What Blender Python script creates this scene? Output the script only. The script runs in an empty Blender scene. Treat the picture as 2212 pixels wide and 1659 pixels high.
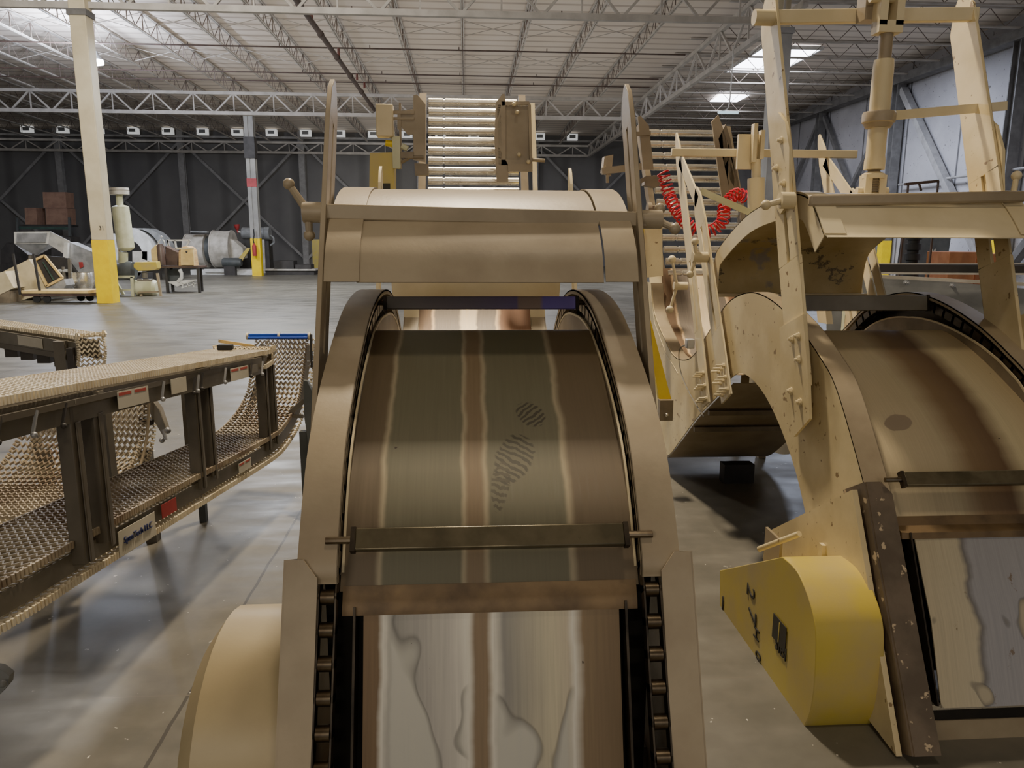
import bpy, bmesh, math, random
from mathutils import Vector, Matrix
random.seed(7)
C = bpy.context.scene.collection
PI = math.pi
V = Vector
GZ = -0.1          # floor level while building; everything is lifted by 0.1 at the end

# ------------------------------------------------------------------ camera solution
FP = 1600.0
pitch = math.atan((829.5-524)/FP); yaw = math.atan(101/FP*math.cos(pitch)); roll = 0.004
HC = 1.6
F_ = V((math.sin(yaw)*math.cos(pitch), math.cos(yaw)*math.cos(pitch), -math.sin(pitch)))
R0 = V((math.cos(yaw), -math.sin(yaw), 0)); U0 = R0.cross(F_)
R_ = R0*math.cos(roll)+U0*math.sin(roll); U_ = U0*math.cos(roll)-R0*math.sin(roll)
def ray(px, py): return F_+R_*((px-1106)/FP)+U_*((829.5-py)/FP)
O_ = V((0, 0, HC))
def at(px, py, D): return O_+ray(px, py)*D          # survey point at a depth
def onZ(px, py, z=GZ): r = ray(px, py); return O_+r*((z-HC)/r.z)
def onX(px, py, X): r = ray(px, py); return O_+r*(X/r.x)
def onY(px, py, Y): r = ray(px, py); return O_+r*(Y/r.y)

# ------------------------------------------------------------------ materials
def newmat(name):
    m = bpy.data.materials.new(name); m.use_nodes = True
    nt = m.node_tree; b = nt.nodes['Principled BSDF']
    return m, nt, b
def N(nt, t, **kw):
    n = nt.nodes.new(t)
    for k, v in kw.items():
        if k in n.inputs: n.inputs[k].default_value = v
        else: setattr(n, k, v)
    return n
def srgb(r, g, b):
    f = lambda c: ((c/255+.055)/1.055)**2.4 if c/255 > .04045 else c/255/12.92
    return (f(r), f(g), f(b), 1)
def mix(nt, fac, a, b, mode='MIX'):
    n = nt.nodes.new('ShaderNodeMix'); n.data_type = 'RGBA'; n.blend_type = mode
    for s, v in ((0, fac), (6, a), (7, b)):
        if isinstance(v, (float, int, tuple)): n.inputs[s].default_value = v
        else: nt.links.new(v, n.inputs[s])
    return n.outputs[2]
def ramp(nt, src, stops, interp='LINEAR'):
    r = nt.nodes.new('ShaderNodeValToRGB'); cr = r.color_ramp; cr.interpolation = interp
    while len(cr.elements) < len(stops): cr.elements.new(0.5)
    for e, (p, c) in zip(cr.elements, stops):
        e.position = p; e.color = c if len(c) == 4 else (*c, 1)
    nt.links.new(src, r.inputs[0]); return r.outputs[0]
def noise(nt, scale, detail=4, coords=None, stretch=None, rough=.55):
    tc = nt.nodes.new('ShaderNodeTexCoord'); o = tc.outputs[coords or 'Object']
    if stretch:
        mp = nt.nodes.new('ShaderNodeMapping'); mp.inputs['Scale'].default_value = stretch
        nt.links.new(o, mp.inputs[0]); o = mp.outputs[0]
    n = nt.nodes.new('ShaderNodeTexNoise'); n.inputs['Scale'].default_value = scale
    n.inputs['Detail'].default_value = detail; n.inputs['Roughness'].default_value = rough
    nt.links.new(o, n.inputs['Vector']); return n.outputs['Fac']
K = lambda v: (v, v, v, 1)
def paint(name, c1, c2=None, rough=.5, metal=0, scale=3, lo=.4, hi=.62, bump=.03, chips=None, stretch=None, bs=60):
    m, nt, b = newmat(name); L = nt.links.new
    c2 = c2 or tuple(v*.72 for v in c1[:3])+(1,)
    n = noise(nt, scale, 6, stretch=stretch)
    f = ramp(nt, n, [(lo, K(0)), (hi, K(1))])
    col = mix(nt, f, c1, c2)
    if chips:
        n2 = noise(nt, 22, 3)
        f2 = ramp(nt, n2, [(.66, K(0)), (.69, K(1))])
        col = mix(nt, f2, col, chips)
    L(col, b.inputs['Base Color'])
    b.inputs['Metallic'].default_value = metal
    r = nt.nodes.new('ShaderNodeMapRange'); r.inputs[3].default_value = max(.05, rough-.1); r.inputs[4].default_value = min(1, rough+.12)
    L(n, r.inputs[0]); L(r.outputs[0], b.inputs['Roughness'])
    if bump:
        n3 = noise(nt, bs, 4); bp = nt.nodes.new('ShaderNodeBump'); bp.inputs['Strength'].default_value = bump
        bp.inputs['Distance'].default_value = .01
        L(n3, bp.inputs['Height']); L(bp.outputs[0], b.inputs['Normal'])
    return m
M = {}
M['beige'] = paint('dusty_beige_paint', srgb(166, 151, 126), srgb(140, 125, 101), .42, scale=2.5, chips=None, bump=.04)
M['beige_dark'] = paint('brown_beige_paint', srgb(140, 126, 104), srgb(112, 100, 82), .5, scale=4)
M['cream'] = paint('cream_paint', srgb(222, 208, 174), srgb(204, 188, 150), .45, scale=2.2, chips=None)
M['cream_flecked'] = paint('cream_paint_flecked', srgb(218, 202, 162), srgb(196, 178, 136), .45, scale=3, chips=srgb(136, 112, 78))
M['cream_flecked'].node_tree.nodes  # chips are small brown flecks
M['cream_dirty'] = None
M['tan'] = paint('tan_guard_paint', srgb(180, 164, 128), srgb(160, 144, 110), .4, scale=1.5)
M['worn_brown'] = paint('worn_brown_edge', srgb(106, 92, 76), srgb(84, 72, 58), .5, scale=7, chips=srgb(190, 170, 140))
M['steel'] = paint('brushed_steel', srgb(175, 170, 158), srgb(140, 134, 120), .3, metal=.9, scale=6, bump=.02)
M['chrome'] = paint('polished_roller_steel', srgb(228, 224, 214), srgb(204, 198, 186), .26, metal=.85, scale=9, bump=0)
M['dark_steel'] = paint('dark_oily_steel', srgb(62, 54, 44), srgb(38, 32, 26), .4, metal=.6, scale=12)
M['black'] = paint('black_oily', srgb(26, 23, 20), srgb(16, 14, 12), .5, scale=9)
M['rubber'] = paint('black_rubber', srgb(34, 34, 34), srgb(24, 24, 24), .7)
M['yellow'] = paint('safety_yellow', srgb(240, 208, 40), srgb(226, 190, 30), .45, scale=5)
M['yellow_worn'] = paint('worn_yellow', srgb(198, 176, 80), srgb(184, 164, 110), .42, scale=4, lo=.42, hi=.7)
M['bright_yellow'] = paint('column_yellow', srgb(250, 214, 0), srgb(240, 200, 10), .5, scale=3)
M['white'] = paint('white_paint', srgb(222, 222, 220), srgb(196, 196, 192), .5, scale=3)
M['white_dirty'] = paint('dirty_white_paint', srgb(205, 200, 190), srgb(170, 164, 152), .5, scale=2.5)
M['grey'] = paint('grey_paint', srgb(140, 142, 142), srgb(118, 120, 120), .5)
M['conv_grey'] = paint('conveyor_grey', srgb(128, 122, 110), srgb(108, 102, 90), .42, metal=.1, scale=4)
M['post'] = paint('conveyor_post_grey', srgb(104, 98, 88), srgb(88, 82, 72), .4, metal=.1, scale=4)
M['plastic'] = paint('cream_plastic_link', srgb(232, 222, 198), srgb(212, 198, 170), .5, scale=6)
M['plastic_dirty'] = paint('grubby_plastic_link', srgb(186, 172, 148), srgb(130, 110, 90), .5, scale=3)
M['blue'] = paint('blue_roller', srgb(34, 84, 200), srgb(26, 68, 176), .4)
M['red'] = paint('red_hose', srgb(214, 30, 60), srgb(190, 20, 46), .3)
M['red_paint'] = paint('red_paint', srgb(178, 60, 60), srgb(150, 44, 44), .5)
M['pipe_red'] = paint('sprinkler_red', srgb(120, 60, 52), srgb(96, 62, 54), .6)
M['pipe_dark'] = paint('dark_pipe', srgb(84, 66, 58), srgb(64, 52, 46), .6)
M['roofsteel'] = paint('roof_steel_paint', srgb(190, 184, 176), srgb(170, 164, 156), .6, scale=2)
M['roofsteel_dark'] = paint('roof_web_paint', srgb(136, 124, 114), srgb(110, 96, 88), .6, scale=2)
M['col'] = paint('column_cream', srgb(214, 202, 172), srgb(196, 182, 150), .6, scale=1.2)
M['col_grey'] = paint('column_grey', srgb(160, 158, 152), srgb(140, 138, 134), .6, scale=1.2)
M['brace'] = paint('brace_steel', srgb(112, 110, 108), srgb(92, 90, 88), .6)
M['brace_dark'] = paint('dark_brace_steel', srgb(150, 148, 146), srgb(132, 130, 128), .6)
M['wood'] = paint('plywood', srgb(214, 180, 128), srgb(190, 150, 100), .65, stretch=(1, 1, 8))
M['plank'] = paint('pine_stick', srgb(232, 204, 142), srgb(214, 182, 120), .6, stretch=(1, 8, 1))
M['cardboard'] = paint('cardboard', srgb(150, 116, 96), srgb(132, 100, 84), .8)
M['brown'] = paint('brown_cylinder', srgb(92, 72, 62), srgb(70, 54, 46), .45)
M['green'] = paint('green_beam', srgb(60, 84, 74), srgb(50, 70, 62), .6)
M['sage'] = paint('sage_paint', srgb(206, 206, 176), srgb(186, 186, 150), .45)
M['motor'] = paint('grey_motor', srgb(84, 88, 88), srgb(66, 70, 70), .5)
M['dark'] = paint('dark_equipment', srgb(58, 54, 52), srgb(44, 42, 40), .6)
M['purple'] = None
M['ink'] = paint('black_ink', srgb(40, 38, 30), srgb(50, 46, 36), .6, bump=0)
M['blue_ink'] = paint('navy_ink', srgb(40, 48, 96), srgb(40, 48, 96), .6, bump=0)
M['label_white'] = paint('label_white', srgb(214, 208, 192), srgb(196, 190, 172), .5, bump=0)
M['label_red'] = paint('label_red', srgb(196, 84, 70), srgb(176, 70, 60), .5, bump=0)
M['silver'] = paint('galvanised', srgb(196, 198, 202), srgb(160, 162, 166), .35, metal=.5, scale=3)
M['orange'] = paint('orange_box', srgb(196, 132, 92), srgb(176, 112, 76), .7)
M['clear'] = None
def emis(name, col, s):
    m, nt, b = newmat(name); b.inputs['Base Color'].default_value = col
    b.inputs['Emission Color'].default_value = col; b.inputs['Emission Strength'].default_value = s; return m
M['slat'] = paint('dark_olive_slat', srgb(112, 104, 84), srgb(84, 78, 62), .3, metal=.7, scale=10, bump=0)
M['lamp'] = emis('lamp_glow', (.75, .85, 1, 1), 60)
M['vent'] = emis('glowing_vent_white', (.85, .86, .84, 1), .35)  # vents are no lamps; faint glow added so they read bright
M['sky'] = emis('skylight_glow', (.85, .88, 1, 1), 9)
M['tube'] = emis('tube_glow', (.6, .8, .9, 1), .7)
# dirty cream (underside of raised hood)
def dirty_cream():
    m, nt, b = newmat('cream_smeared'); L = nt.links.new
    base = mix(nt, ramp(nt, noise(nt, 2.5, 5), [(.4, K(0)), (.6, K(1))]), srgb(214, 196, 146), srgb(190, 168, 116))
    f = ramp(nt, noise(nt, 5, 8, rough=.7, stretch=(1, 1, 1.6)), [(.585, K(0)), (.60, K(1)), (.63, K(1)), (.66, K(0))])
    col = mix(nt, f, base, srgb(112, 100, 80))
    f2 = ramp(nt, noise(nt, 2.2, 6), [(.60, K(0)), (.63, K(1))])
    col = mix(nt, f2, col, srgb(158, 150, 136))
    L(col, b.inputs['Base Color']); b.inputs['Roughness'].default_value = .45; return m
M['cream_dirty'] = dirty_cream()
# steel sheet with wear stripes running along the bed: stops are (x in metres, colour)
def striped(name, stops, metal, rough, wob=.012, wscale=7, brushed=.35, patch=None, decals=(), zones=None, scratch=None):
    m, nt, b = newmat(name); L = nt.links.new
    tc = nt.nodes.new('ShaderNodeTexCoord'); sp = nt.nodes.new('ShaderNodeSeparateXYZ'); L(tc.outputs['Object'], sp.inputs[0])
    mp = nt.nodes.new('ShaderNodeMapping'); mp.inputs['Scale'].default_value = (.15, 1, 1); L(tc.outputs['Object'], mp.inputs[0])
    n = nt.nodes.new('ShaderNodeTexNoise'); n.inputs['Scale'].default_value = wscale; n.inputs['Detail'].default_value = 4
    L(mp.outputs[0], n.inputs['Vector'])
    a = N(nt, 'ShaderNodeMath', operation='MULTIPLY_ADD'); L(n.outputs['Fac'], a.inputs[0]); a.inputs[1].default_value = wob*4; L(sp.outputs[0], a.inputs[2])
    mr = nt.nodes.new('ShaderNodeMapRange'); mr.inputs[1].default_value = -.4+wob*2; mr.inputs[2].default_value = .4+wob*2
    L(a.outputs[0], mr.inputs[0])
    col = ramp(nt, mr.outputs[0], [((x+.4)/.8, c) for x, c in stops])
    # fine brushed streaks along the travel
    mp2 = nt.nodes.new('ShaderNodeMapping'); mp2.inputs['Scale'].default_value = (60, 1.5, 1.5); L(tc.outputs['Object'], mp2.inputs[0])
    n2 = nt.nodes.new('ShaderNodeTexNoise'); n2.inputs['Scale'].default_value = 3; n2.inputs['Detail'].default_value = 5; L(mp2.outputs[0], n2.inputs['Vector'])
    col = mix(nt, brushed, col, ramp(nt, n2.outputs['Fac'], [(.3, K(.35)), (.7, K(.75))]), 'OVERLAY')
    if patch:
        pc, sc, lo = patch
        pn = noise(nt, sc, 1.2, stretch=(1, .6, .6))
        f = ramp(nt, pn, [(lo, K(0)), (lo+.01, K(1))]); e = ramp(nt, pn, [(lo-.01, K(0)), (lo, K(.5)), (lo+.008, K(.5)), (lo+.04, K(0))])
        if zones:
            zc = ramp(nt, mr.outputs[0], [((x+.4)/.8, K(v)) for x, v in zones])
            def mul(a_, b_):
                q = N(nt, 'ShaderNodeMath', operation='MULTIPLY'); L(a_, q.inputs[0]); L(b_, q.inputs[1]); return q.outputs[0]
            f, e = mul(f, zc), mul(e, zc)
        col = mix(nt, f, col, pc); col = mix(nt, e, col, srgb(84, 82, 78))
    if scratch:
        sc_ = noise(nt, 9, 8, stretch=(2.2, 1, 1), rough=.75); col = mix(nt, ramp(nt, sc_, [(.63, K(0)), (.66, K(.8))]), col, scratch)
    for (cx, cy, rx, ry, rot, dc, wv) in decals:      # soft-edged smudges at a place on the sheet (metres from its own centre)
        mp3 = nt.nodes.new('ShaderNodeMapping'); mp3.vector_type = 'TEXTURE'; mp3.inputs['Location'].default_value = (cx, cy, 0); mp3.inputs['Rotation'].default_value = (0, 0, rot); mp3.inputs['Scale'].default_value = (rx, ry, 1)
        cb = nt.nodes.new('ShaderNodeCombineXYZ'); L(sp.outputs[0], cb.inputs[0]); L(sp.outputs[1], cb.inputs[1]); L(cb.outputs[0], mp3.inputs[0])
        ln = N(nt, 'ShaderNodeVectorMath', operation='LENGTH'); L(mp3.outputs[0], ln.inputs[0])
        dn = noise(nt, 18, 4); ad = N(nt, 'ShaderNodeMath', operation='MULTIPLY_ADD'); L(dn, ad.inputs[0]); ad.inputs[1].default_value = .5; L(ln.outputs['Value'], ad.inputs[2])
        f4 = ramp(nt, ad.outputs[0], [(.0, K(1)), (1.0, K(1)), (1.0, K(0))]); f4 = f4
        cr_ = f4.node.color_ramp; cr_.elements[1].position = .93; cr_.elements[2].position = 1.0
        # ramp input is clamped to one, so shrink first
        md_ = N(nt, 'ShaderNodeMath', operation='MULTIPLY'); L(ad.outputs[0], md_.inputs[0]); md_.inputs[1].default_value = .8; L(md_.outputs[0], f4.node.inputs[0])
        if wv:
            wn = nt.nodes.new('ShaderNodeTexWave'); wn.inputs['Scale'].default_value = wv; wn.inputs['Distortion'].default_value = 5; wn.bands_direction = 'Y'; L(mp3.outputs[0], wn.inputs['Vector'])
            q = N(nt, 'ShaderNodeMath', operation='MULTIPLY'); L(f4, q.inputs[0]); L(ramp(nt, wn.outputs['Fac'], [(.45, K(0)), (.55, K(1))]), q.inputs[1]); f4 = q.outputs[0]
        col = mix(nt, f4, col, dc)
    sn = noise(nt, 34, 2); col = mix(nt, ramp(nt, sn, [(.775, K(0)), (.785, K(1))]), col, srgb(50, 36, 26))
    L(col, b.inputs['Base Color'])
    b.inputs['Metallic'].default_value = metal
    r = nt.nodes.new('ShaderNodeMapRange'); r.inputs[3].default_value = rough-.08; r.inputs[4].default_value = rough+.14
    L(n2.outputs['Fac'], r.inputs[0]); L(r.outputs[0], b.inputs['Roughness'])
    return m
g1, br, lt, br2 = srgb(104, 100, 80), srgb(100, 86, 66), srgb(160, 148, 122), srgb(122, 104, 80)
M['bed_up'] = striped('worn_olive_bed', [(-.37, br), (-.285, br), (-.272, lt), (-.262, g1), (-.075, g1), (-.066, lt), (-.055, br2), (-.02, br2), (-.008, lt), (.002, g1),
    (.192, g1), (.202, lt), (.22, br), (.37, br)], .12, .45, wob=.006, patch=None, brushed=.18, decals=[(.068, -.935, .05, .075, -.5, srgb(70, 66, 53), 1.5), (.125, -.80, .038, .05, .7, srgb(68, 64, 53), 1.1), (.03, -1.0, .025, .06, -.2, srgb(80, 75, 60), 1.3)])
sg, sl = srgb(134, 132, 126), srgb(206, 202, 190)
M['bed_low'] = striped('stained_stainless_bed', [(-.32, srgb(112, 92, 70)), (-.275, srgb(112, 92, 70)), (-.262, sl), (-.24, sg), (-.1, srgb(176, 172, 164)), (-.055, sl), (-.04, srgb(128, 110, 88)), (-.012, srgb(128, 110, 88)), (.004, sl), (.03, sg),
    (.15, srgb(186, 178, 154)), (.185, srgb(180, 170, 150)), (.20, sl), (.225, srgb(126, 108, 84)), (.32, srgb(112, 94, 72))], .6, .36, wob=.008, brushed=.2, patch=(srgb(182, 180, 170), 6, .5), zones=[(-.25, 0), (-.24, 1), (-.075, 1), (-.055, 0), (.005, 0), (.02, 1), (.18, 1), (.2, 0)])
M['ridge'] = paint('stained_ridge', srgb(120, 98, 70), srgb(84, 68, 50), .45, metal=.4, scale=6)
M['bed_far'] = striped('worn_far_bed', [(-.37, srgb(118, 94, 72)), (-.29, srgb(118, 94, 72)), (-.275, srgb(230, 200, 160)), (-.26, srgb(132, 122, 112)), (-.11, srgb(132, 122, 112)), (-.09, srgb(238, 218, 184)), (0.0, srgb(238, 218, 184)), (.015, srgb(132, 122, 112)),
    (.13, srgb(132, 122, 112)), (.14, srgb(236, 206, 166)), (.17, srgb(146, 108, 84)), (.37, srgb(146, 108, 84))], .2, .5, wob=.012)
M['bed2_low'] = striped('scuffed_plate_bed', [(-.32, srgb(190, 176, 146)), (-.16, srgb(196, 184, 156)), (-.14, srgb(120, 116, 112)), (-.12, srgb(160, 158, 160)), (.32, srgb(170, 168, 170))], .4, .38, wob=.02, brushed=.2, patch=(srgb(186, 174, 148), 7, .60), scratch=srgb(120, 98, 72))
M['bed2_up'] = striped('worn_cream_bed', [(-.37, srgb(186, 170, 138)), (-.1, srgb(170, 156, 126)), (0.0, srgb(120, 98, 72)), (.12, srgb(96, 74, 54)), (.2, srgb(190, 176, 140)), (.37, srgb(180, 160, 124))], .1, .45, wob=.02, brushed=.15, decals=[(-.22, -.95, .06, .035, .2, srgb(140, 124, 104), 0)])
# slat that is grey-brown on the left and purple on the right
def two_tone():
    m, nt, b = newmat('purple_grey_slat'); L = nt.links.new
    tc = nt.nodes.new('ShaderNodeTexCoord'); sp = nt.nodes.new('ShaderNodeSeparateXYZ'); L(tc.outputs['Object'], sp.inputs[0])
    mr = nt.nodes.new('ShaderNodeMapRange'); mr.inputs[1].default_value = -.35; mr.inputs[2].default_value = .35; L(sp.outputs[0], mr.inputs[0])
    c = ramp(nt, mr.outputs[0], [(0, srgb(128, 122, 112)), (.45, srgb(122, 110, 122)), (.68, srgb(118, 102, 146)), (.69, srgb(160, 136, 122)), (.8, srgb(164, 140, 126)), (.82, srgb(130, 112, 200)), (1, srgb(134, 116, 206))])
    L(c, b.inputs['Base Color']); b.inputs['Roughness'].default_value = .4; return m
M['purple'] = two_tone()
# floor
def floor_mat():
    m, nt, b = newmat('polished_concrete'); L = nt.links.new
    n1 = noise(nt, .5, 8); n2 = noise(nt, 3, 8, stretch=(.5, 1.3, 1)); n3 = noise(nt, 14, 6)
    c = mix(nt, ramp(nt, n1, [(.35, K(0)), (.65, K(1))]), srgb(110, 106, 96), srgb(90, 87, 78))
    c = mix(nt, .4, c, ramp(nt, n2, [(.3, K(.28)), (.55, K(.5)), (.72, K(.8))]), 'OVERLAY')
    c = mix(nt, .3, c, ramp(nt, n3, [(.3, K(.35)), (.7, K(.65))]), 'OVERLAY')
    tc = nt.nodes.new('ShaderNodeTexCoord'); sp = nt.nodes.new('ShaderNodeSeparateXYZ'); L(tc.outputs['Object'], sp.inputs[0])
    def joint(axis, off, period, w):
        wn = noise(nt, 3, 3)
        a = N(nt, 'ShaderNodeMath', operation='MULTIPLY_ADD'); L(wn, a.inputs[0]); a.inputs[1].default_value = .03; L(sp.outputs[axis], a.inputs[2])
        s = N(nt, 'ShaderNodeMath', operation='SUBTRACT'); L(a.outputs[0], s.inputs[0]); s.inputs[1].default_value = off+.015-period*50
        md = N(nt, 'ShaderNodeMath', operation='MODULO'); L(s.outputs[0], md.inputs[0]); md.inputs[1].default_value = period
        c1 = N(nt, 'ShaderNodeMath', operation='LESS_THAN'); L(md.outputs[0], c1.inputs[0]); c1.inputs[1].default_value = w
        return c1.outputs[0]
    c = mix(nt, joint(0, -1.075, 5.0, .014), c, srgb(64, 60, 54))
    c = mix(nt, joint(1, 2.62, 4.5, .008), c, srgb(104, 98, 88))
    sp1 = ramp(nt, noise(nt, 26, 2), [(.74, K(0)), (.755, K(1))]); c = mix(nt, sp1, c, srgb(190, 186, 176))
    L(c, b.inputs['Base Color'])
    r = nt.nodes.new('ShaderNodeMapRange'); r.inputs[1].default_value = .3; r.inputs[2].default_value = .7; r.inputs[3].default_value = .32; r.inputs[4].default_value = .55; L(n2, r.inputs[0]); L(r.outputs[0], b.inputs['Roughness'])
    b.inputs['Specular IOR Level'].default_value = .6
    bp = nt.nodes.new('ShaderNodeBump'); bp.inputs['Strength'].default_value = .12; bp.inputs['Distance'].default_value = .02; L(n2, bp.inputs['Height']); L(bp.outputs[0], b.inputs['Normal'])
    return m
M['floor'] = floor_mat()
def wave_mat(name, c1, c2, axis, scale, rough=.7):
    m, nt, b = newmat(name); L = nt.links.new
    tc = nt.nodes.new('ShaderNodeTexCoord')
    w = nt.nodes.new('ShaderNodeTexWave'); w.bands_direction = axis; w.inputs['Scale'].default_value = scale; w.inputs['Distortion'].default_value = 0
    L(tc.outputs['Object'], w.inputs['Vector'])
    c = mix(nt, ramp(nt, w.outputs['Fac'], [(.0, K(0)), (.25, K(1))]), c2, c1)
    n = noise(nt, .6, 5); c = mix(nt, .4, c, ramp(nt, n, [(.3, K(.35)), (.7, K(.6))]), 'OVERLAY')
    L(c, b.inputs['Base Color']); b.inputs['Roughness'].default_value = rough
    return m
M['deck'] = wave_mat('roof_deck', srgb(226, 214, 200), srgb(186, 172, 158), 'Y', .42)
M['deck'].node_tree.nodes['Principled BSDF'].inputs['Emission Color'].default_value = srgb(200, 190, 178)
M['backwall'] = wave_mat('dark_panel_wall', srgb(110, 108, 106), srgb(94, 92, 90), 'X', .13)
def conc_wall():
    m, nt, b = newmat('concrete_panel_wall'); L = nt.links.new
    c = mix(nt, ramp(nt, noise(nt, .35, 6), [(.35, K(0)), (.65, K(1))]), srgb(176, 174, 176), srgb(150, 148, 150))
    tc = nt.nodes.new('ShaderNodeTexCoord'); w = nt.nodes.new('ShaderNodeTexWave'); w.bands_direction = 'Y'; w.inputs['Scale'].default_value = .085
    L(tc.outputs['Object'], w.inputs['Vector'])
    c = mix(nt, ramp(nt, w.outputs['Fac'], [(.0, K(1)), (.004, K(0))]), c, srgb(74, 72, 72))
    n2 = noise(nt, 9, 3); c = mix(nt, ramp(nt, n2, [(.3, K(1)), (.33, K(0))]), c, srgb(96, 92, 90))
    L(c, b.inputs['Base Color']); b.inputs['Roughness'].default_value = .75; return m
M['concwall'] = conc_wall()

# ------------------------------------------------------------------ mesh builder
class MB:
    def __init__(s): s.v = []; s.f = []; s.sm = []
    def add(s, vs, fs, smooth=False):
        o = len(s.v); s.v += [V(v) for v in vs]; s.f += [tuple(i+o for i in f) for f in fs]; s.sm += [smooth]*len(fs); return s
    def box(s, c, d, rot=None):
        c = V(c); h = V(d)/2; vs = []
        for x in (-1, 1):
            for y in (-1, 1):
                for z in (-1, 1):
                    p = V((x*h.x, y*h.y, z*h.z))
                    if rot is not None: p = rot @ p
                    vs.append(c+p)
        return s.add(vs, [(0, 1, 3, 2), (4, 6, 7, 5), (0, 4, 5, 1), (2, 3, 7, 6), (0, 2, 6, 4), (1, 5, 7, 3)])
    def span(s, x0, x1, y0, y1, z0, z1): return s.box(((x0+x1)/2, (y0+y1)/2, (z0+z1)/2), (x1-x0, y1-y0, z1-z0))
    def bar(s, a, b, w, h, up=(0, 0, 1)):      # rectangular section, w across, h along up
        a, b = V(a), V(b); d = (b-a).normalized(); up = V(up)
        if abs(d.dot(up)) > .98: up = V((0, 1, 0))
        x = d.cross(up).normalized(); u = x.cross(d).normalized(); vs = []
        for p in (a, b):
            for i, j in ((-1, -1), (1, -1), (1, 1), (-1, 1)): vs.append(p+x*(w/2*i)+u*(h/2*j))
        return s.add(vs, [(0, 1, 2, 3), (7, 6, 5, 4), (0, 4, 5, 1), (1, 5, 6, 2), (2, 6, 7, 3), (3, 7, 4, 0)])
    def tube(s, a, b, r, n=16, r2=None, caps=True):
        a, b = V(a), V(b); d = (b-a).normalized(); u = V((0, 0, 1)) if abs(d.z) < .9 else V((1, 0, 0))
        x = d.cross(u).normalized(); y = d.cross(x); r2 = r if r2 is None else r2
        vs = [a+(x*math.cos(t)+y*math.sin(t))*r for t in [2*PI*i/n for i in range(n)]]+[b+(x*math.cos(t)+y*math.sin(t))*r2 for t in [2*PI*i/n for i in range(n)]]
        s.add(vs, [(i, (i+1) % n, n+(i+1) % n, n+i) for i in range(n)], True)
        if caps: s.add(vs[:n], [tuple(range(n))]); s.add(vs[n:], [tuple(range(n-1, -1, -1))])
        return s
    def lathe(s, a, axis, prof, n=24):         # prof: (distance along axis, radius)
        a = V(a); d = V(axis).normalized(); u = V((0, 0, 1)) if abs(d.z) < .9 else V((1, 0, 0))
        x = d.cross(u).normalized(); y = d.cross(x); vs = []
        for t, r in prof:
            for i in range(n):
                q = 2*PI*i/n; vs.append(a+d*t+(x*math.cos(q)+y*math.sin(q))*max(r, .0005))
        fs = [(j*n+i, j*n+(i+1) % n, (j+1)*n+(i+1) % n, (j+1)*n+i) for j in range(len(prof)-1) for i in range(n)]
        return s.add(vs, fs, True)
    def ball(s, c, r, n=14): return s.lathe(V(c)-V((0, 0, r)), (0, 0, 1), [(r-r*math.cos(PI*i/8), r*math.sin(PI*i/8)) for i in range(9)], n)
    def prism(s, pts, off):                    # closed polygon swept by off
        pts = [V(p) for p in pts]; off = V(off); n = len(pts)
        return s.add(pts+[p+off for p in pts], [tuple(range(n)), tuple(range(2*n-1, n-1, -1))]+[(i, (i+1) % n, n+(i+1) % n, n+i) for i in range(n)])
    def path(s, pts, r, n=10):
        pts = [V(p) for p in pts]; rings = []; px = None
        for i, p in enumerate(pts):
            d = (pts[min(i+1, len(pts)-1)]-pts[max(i-1, 0)]).normalized()
            if px is None: px = d.cross(V((0, 0, 1)) if abs(d.z) < .9 else V((1, 0, 0))).normalized()
            x = (px-d*px.dot(d)).normalized(); px = x; y = d.cross(x)
            rings.append([p+(x*math.cos(2*PI*k/n)+y*math.sin(2*PI*k/n))*r for k in range(n)])
        vs = sum(rings, []); fs = [(j*n+k, j*n+(k+1) % n, (j+1)*n+(k+1) % n, (j+1)*n+k) for j in range(len(pts)-1) for k in range(n)]
        s.add(vs, fs, True); s.add(rings[0], [tuple(range(n))]); return s.add(rings[-1], [tuple(range(n-1, -1, -1))])
    def sheet(s, prof, x0, x1, t=.004, smooth=True):     # (y,z) profile swept between x0 and x1 with thickness t below
        n = len(prof); P = [V((0, y, z)) for y, z in prof]; low = []
        for i in range(n):
            d = (P[min(i+1, n-1)]-P[max(i-1, 0)]).normalized(); nm = V((0, d.z, -d.y))
            low.append(P[i]+nm*t)
        vs = [V((x, p.y, p.z)) for x in (x0, x1) for p in P]+[V((x, p.y, p.z)) for x in (x0, x1) for p in low]
        fs = []
        for i in range(n-1):
            fs += [(i, i+1, n+i+1, n+i), (2*n+i, 3*n+i, 3*n+i+1, 2*n+i+1)]
        s.add(vs, fs, smooth)
        e = [(i, 2*n+i, 2*n+i+1, i+1) for i in range(n-1)]+[(n+i, n+i+1, 3*n+i+1, 3*n+i) for i in range(n-1)]+[(0, n, 3*n, 2*n), (n-1, 3*n-1, 4*n-1, 2*n-1)]
        return s.add(vs, e)
    def band(s, top, bot, x, t):               # plate in a YZ plane between two (y,z) curves with equal counts
        n = len(top); vs = [V((xx, y, z)) for xx in (x, x+t) for (y, z) in top]+[V((xx, y, z)) for xx in (x, x+t) for (y, z) in bot]
        fs = []
        for i in range(n-1):
            fs += [(i, i+1, 2*n+i+1, 2*n+i), (n+i, 3*n+i, 3*n+i+1, n+i+1), (i, n+i, n+i+1, i+1), (2*n+i, 2*n+i+1, 3*n+i+1, 3*n+i)]
        fs += [(0, 2*n, 3*n, n), (n-1, 2*n-1, 4*n-1, 3*n-1)]
        return s.add(vs, fs)
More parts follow.
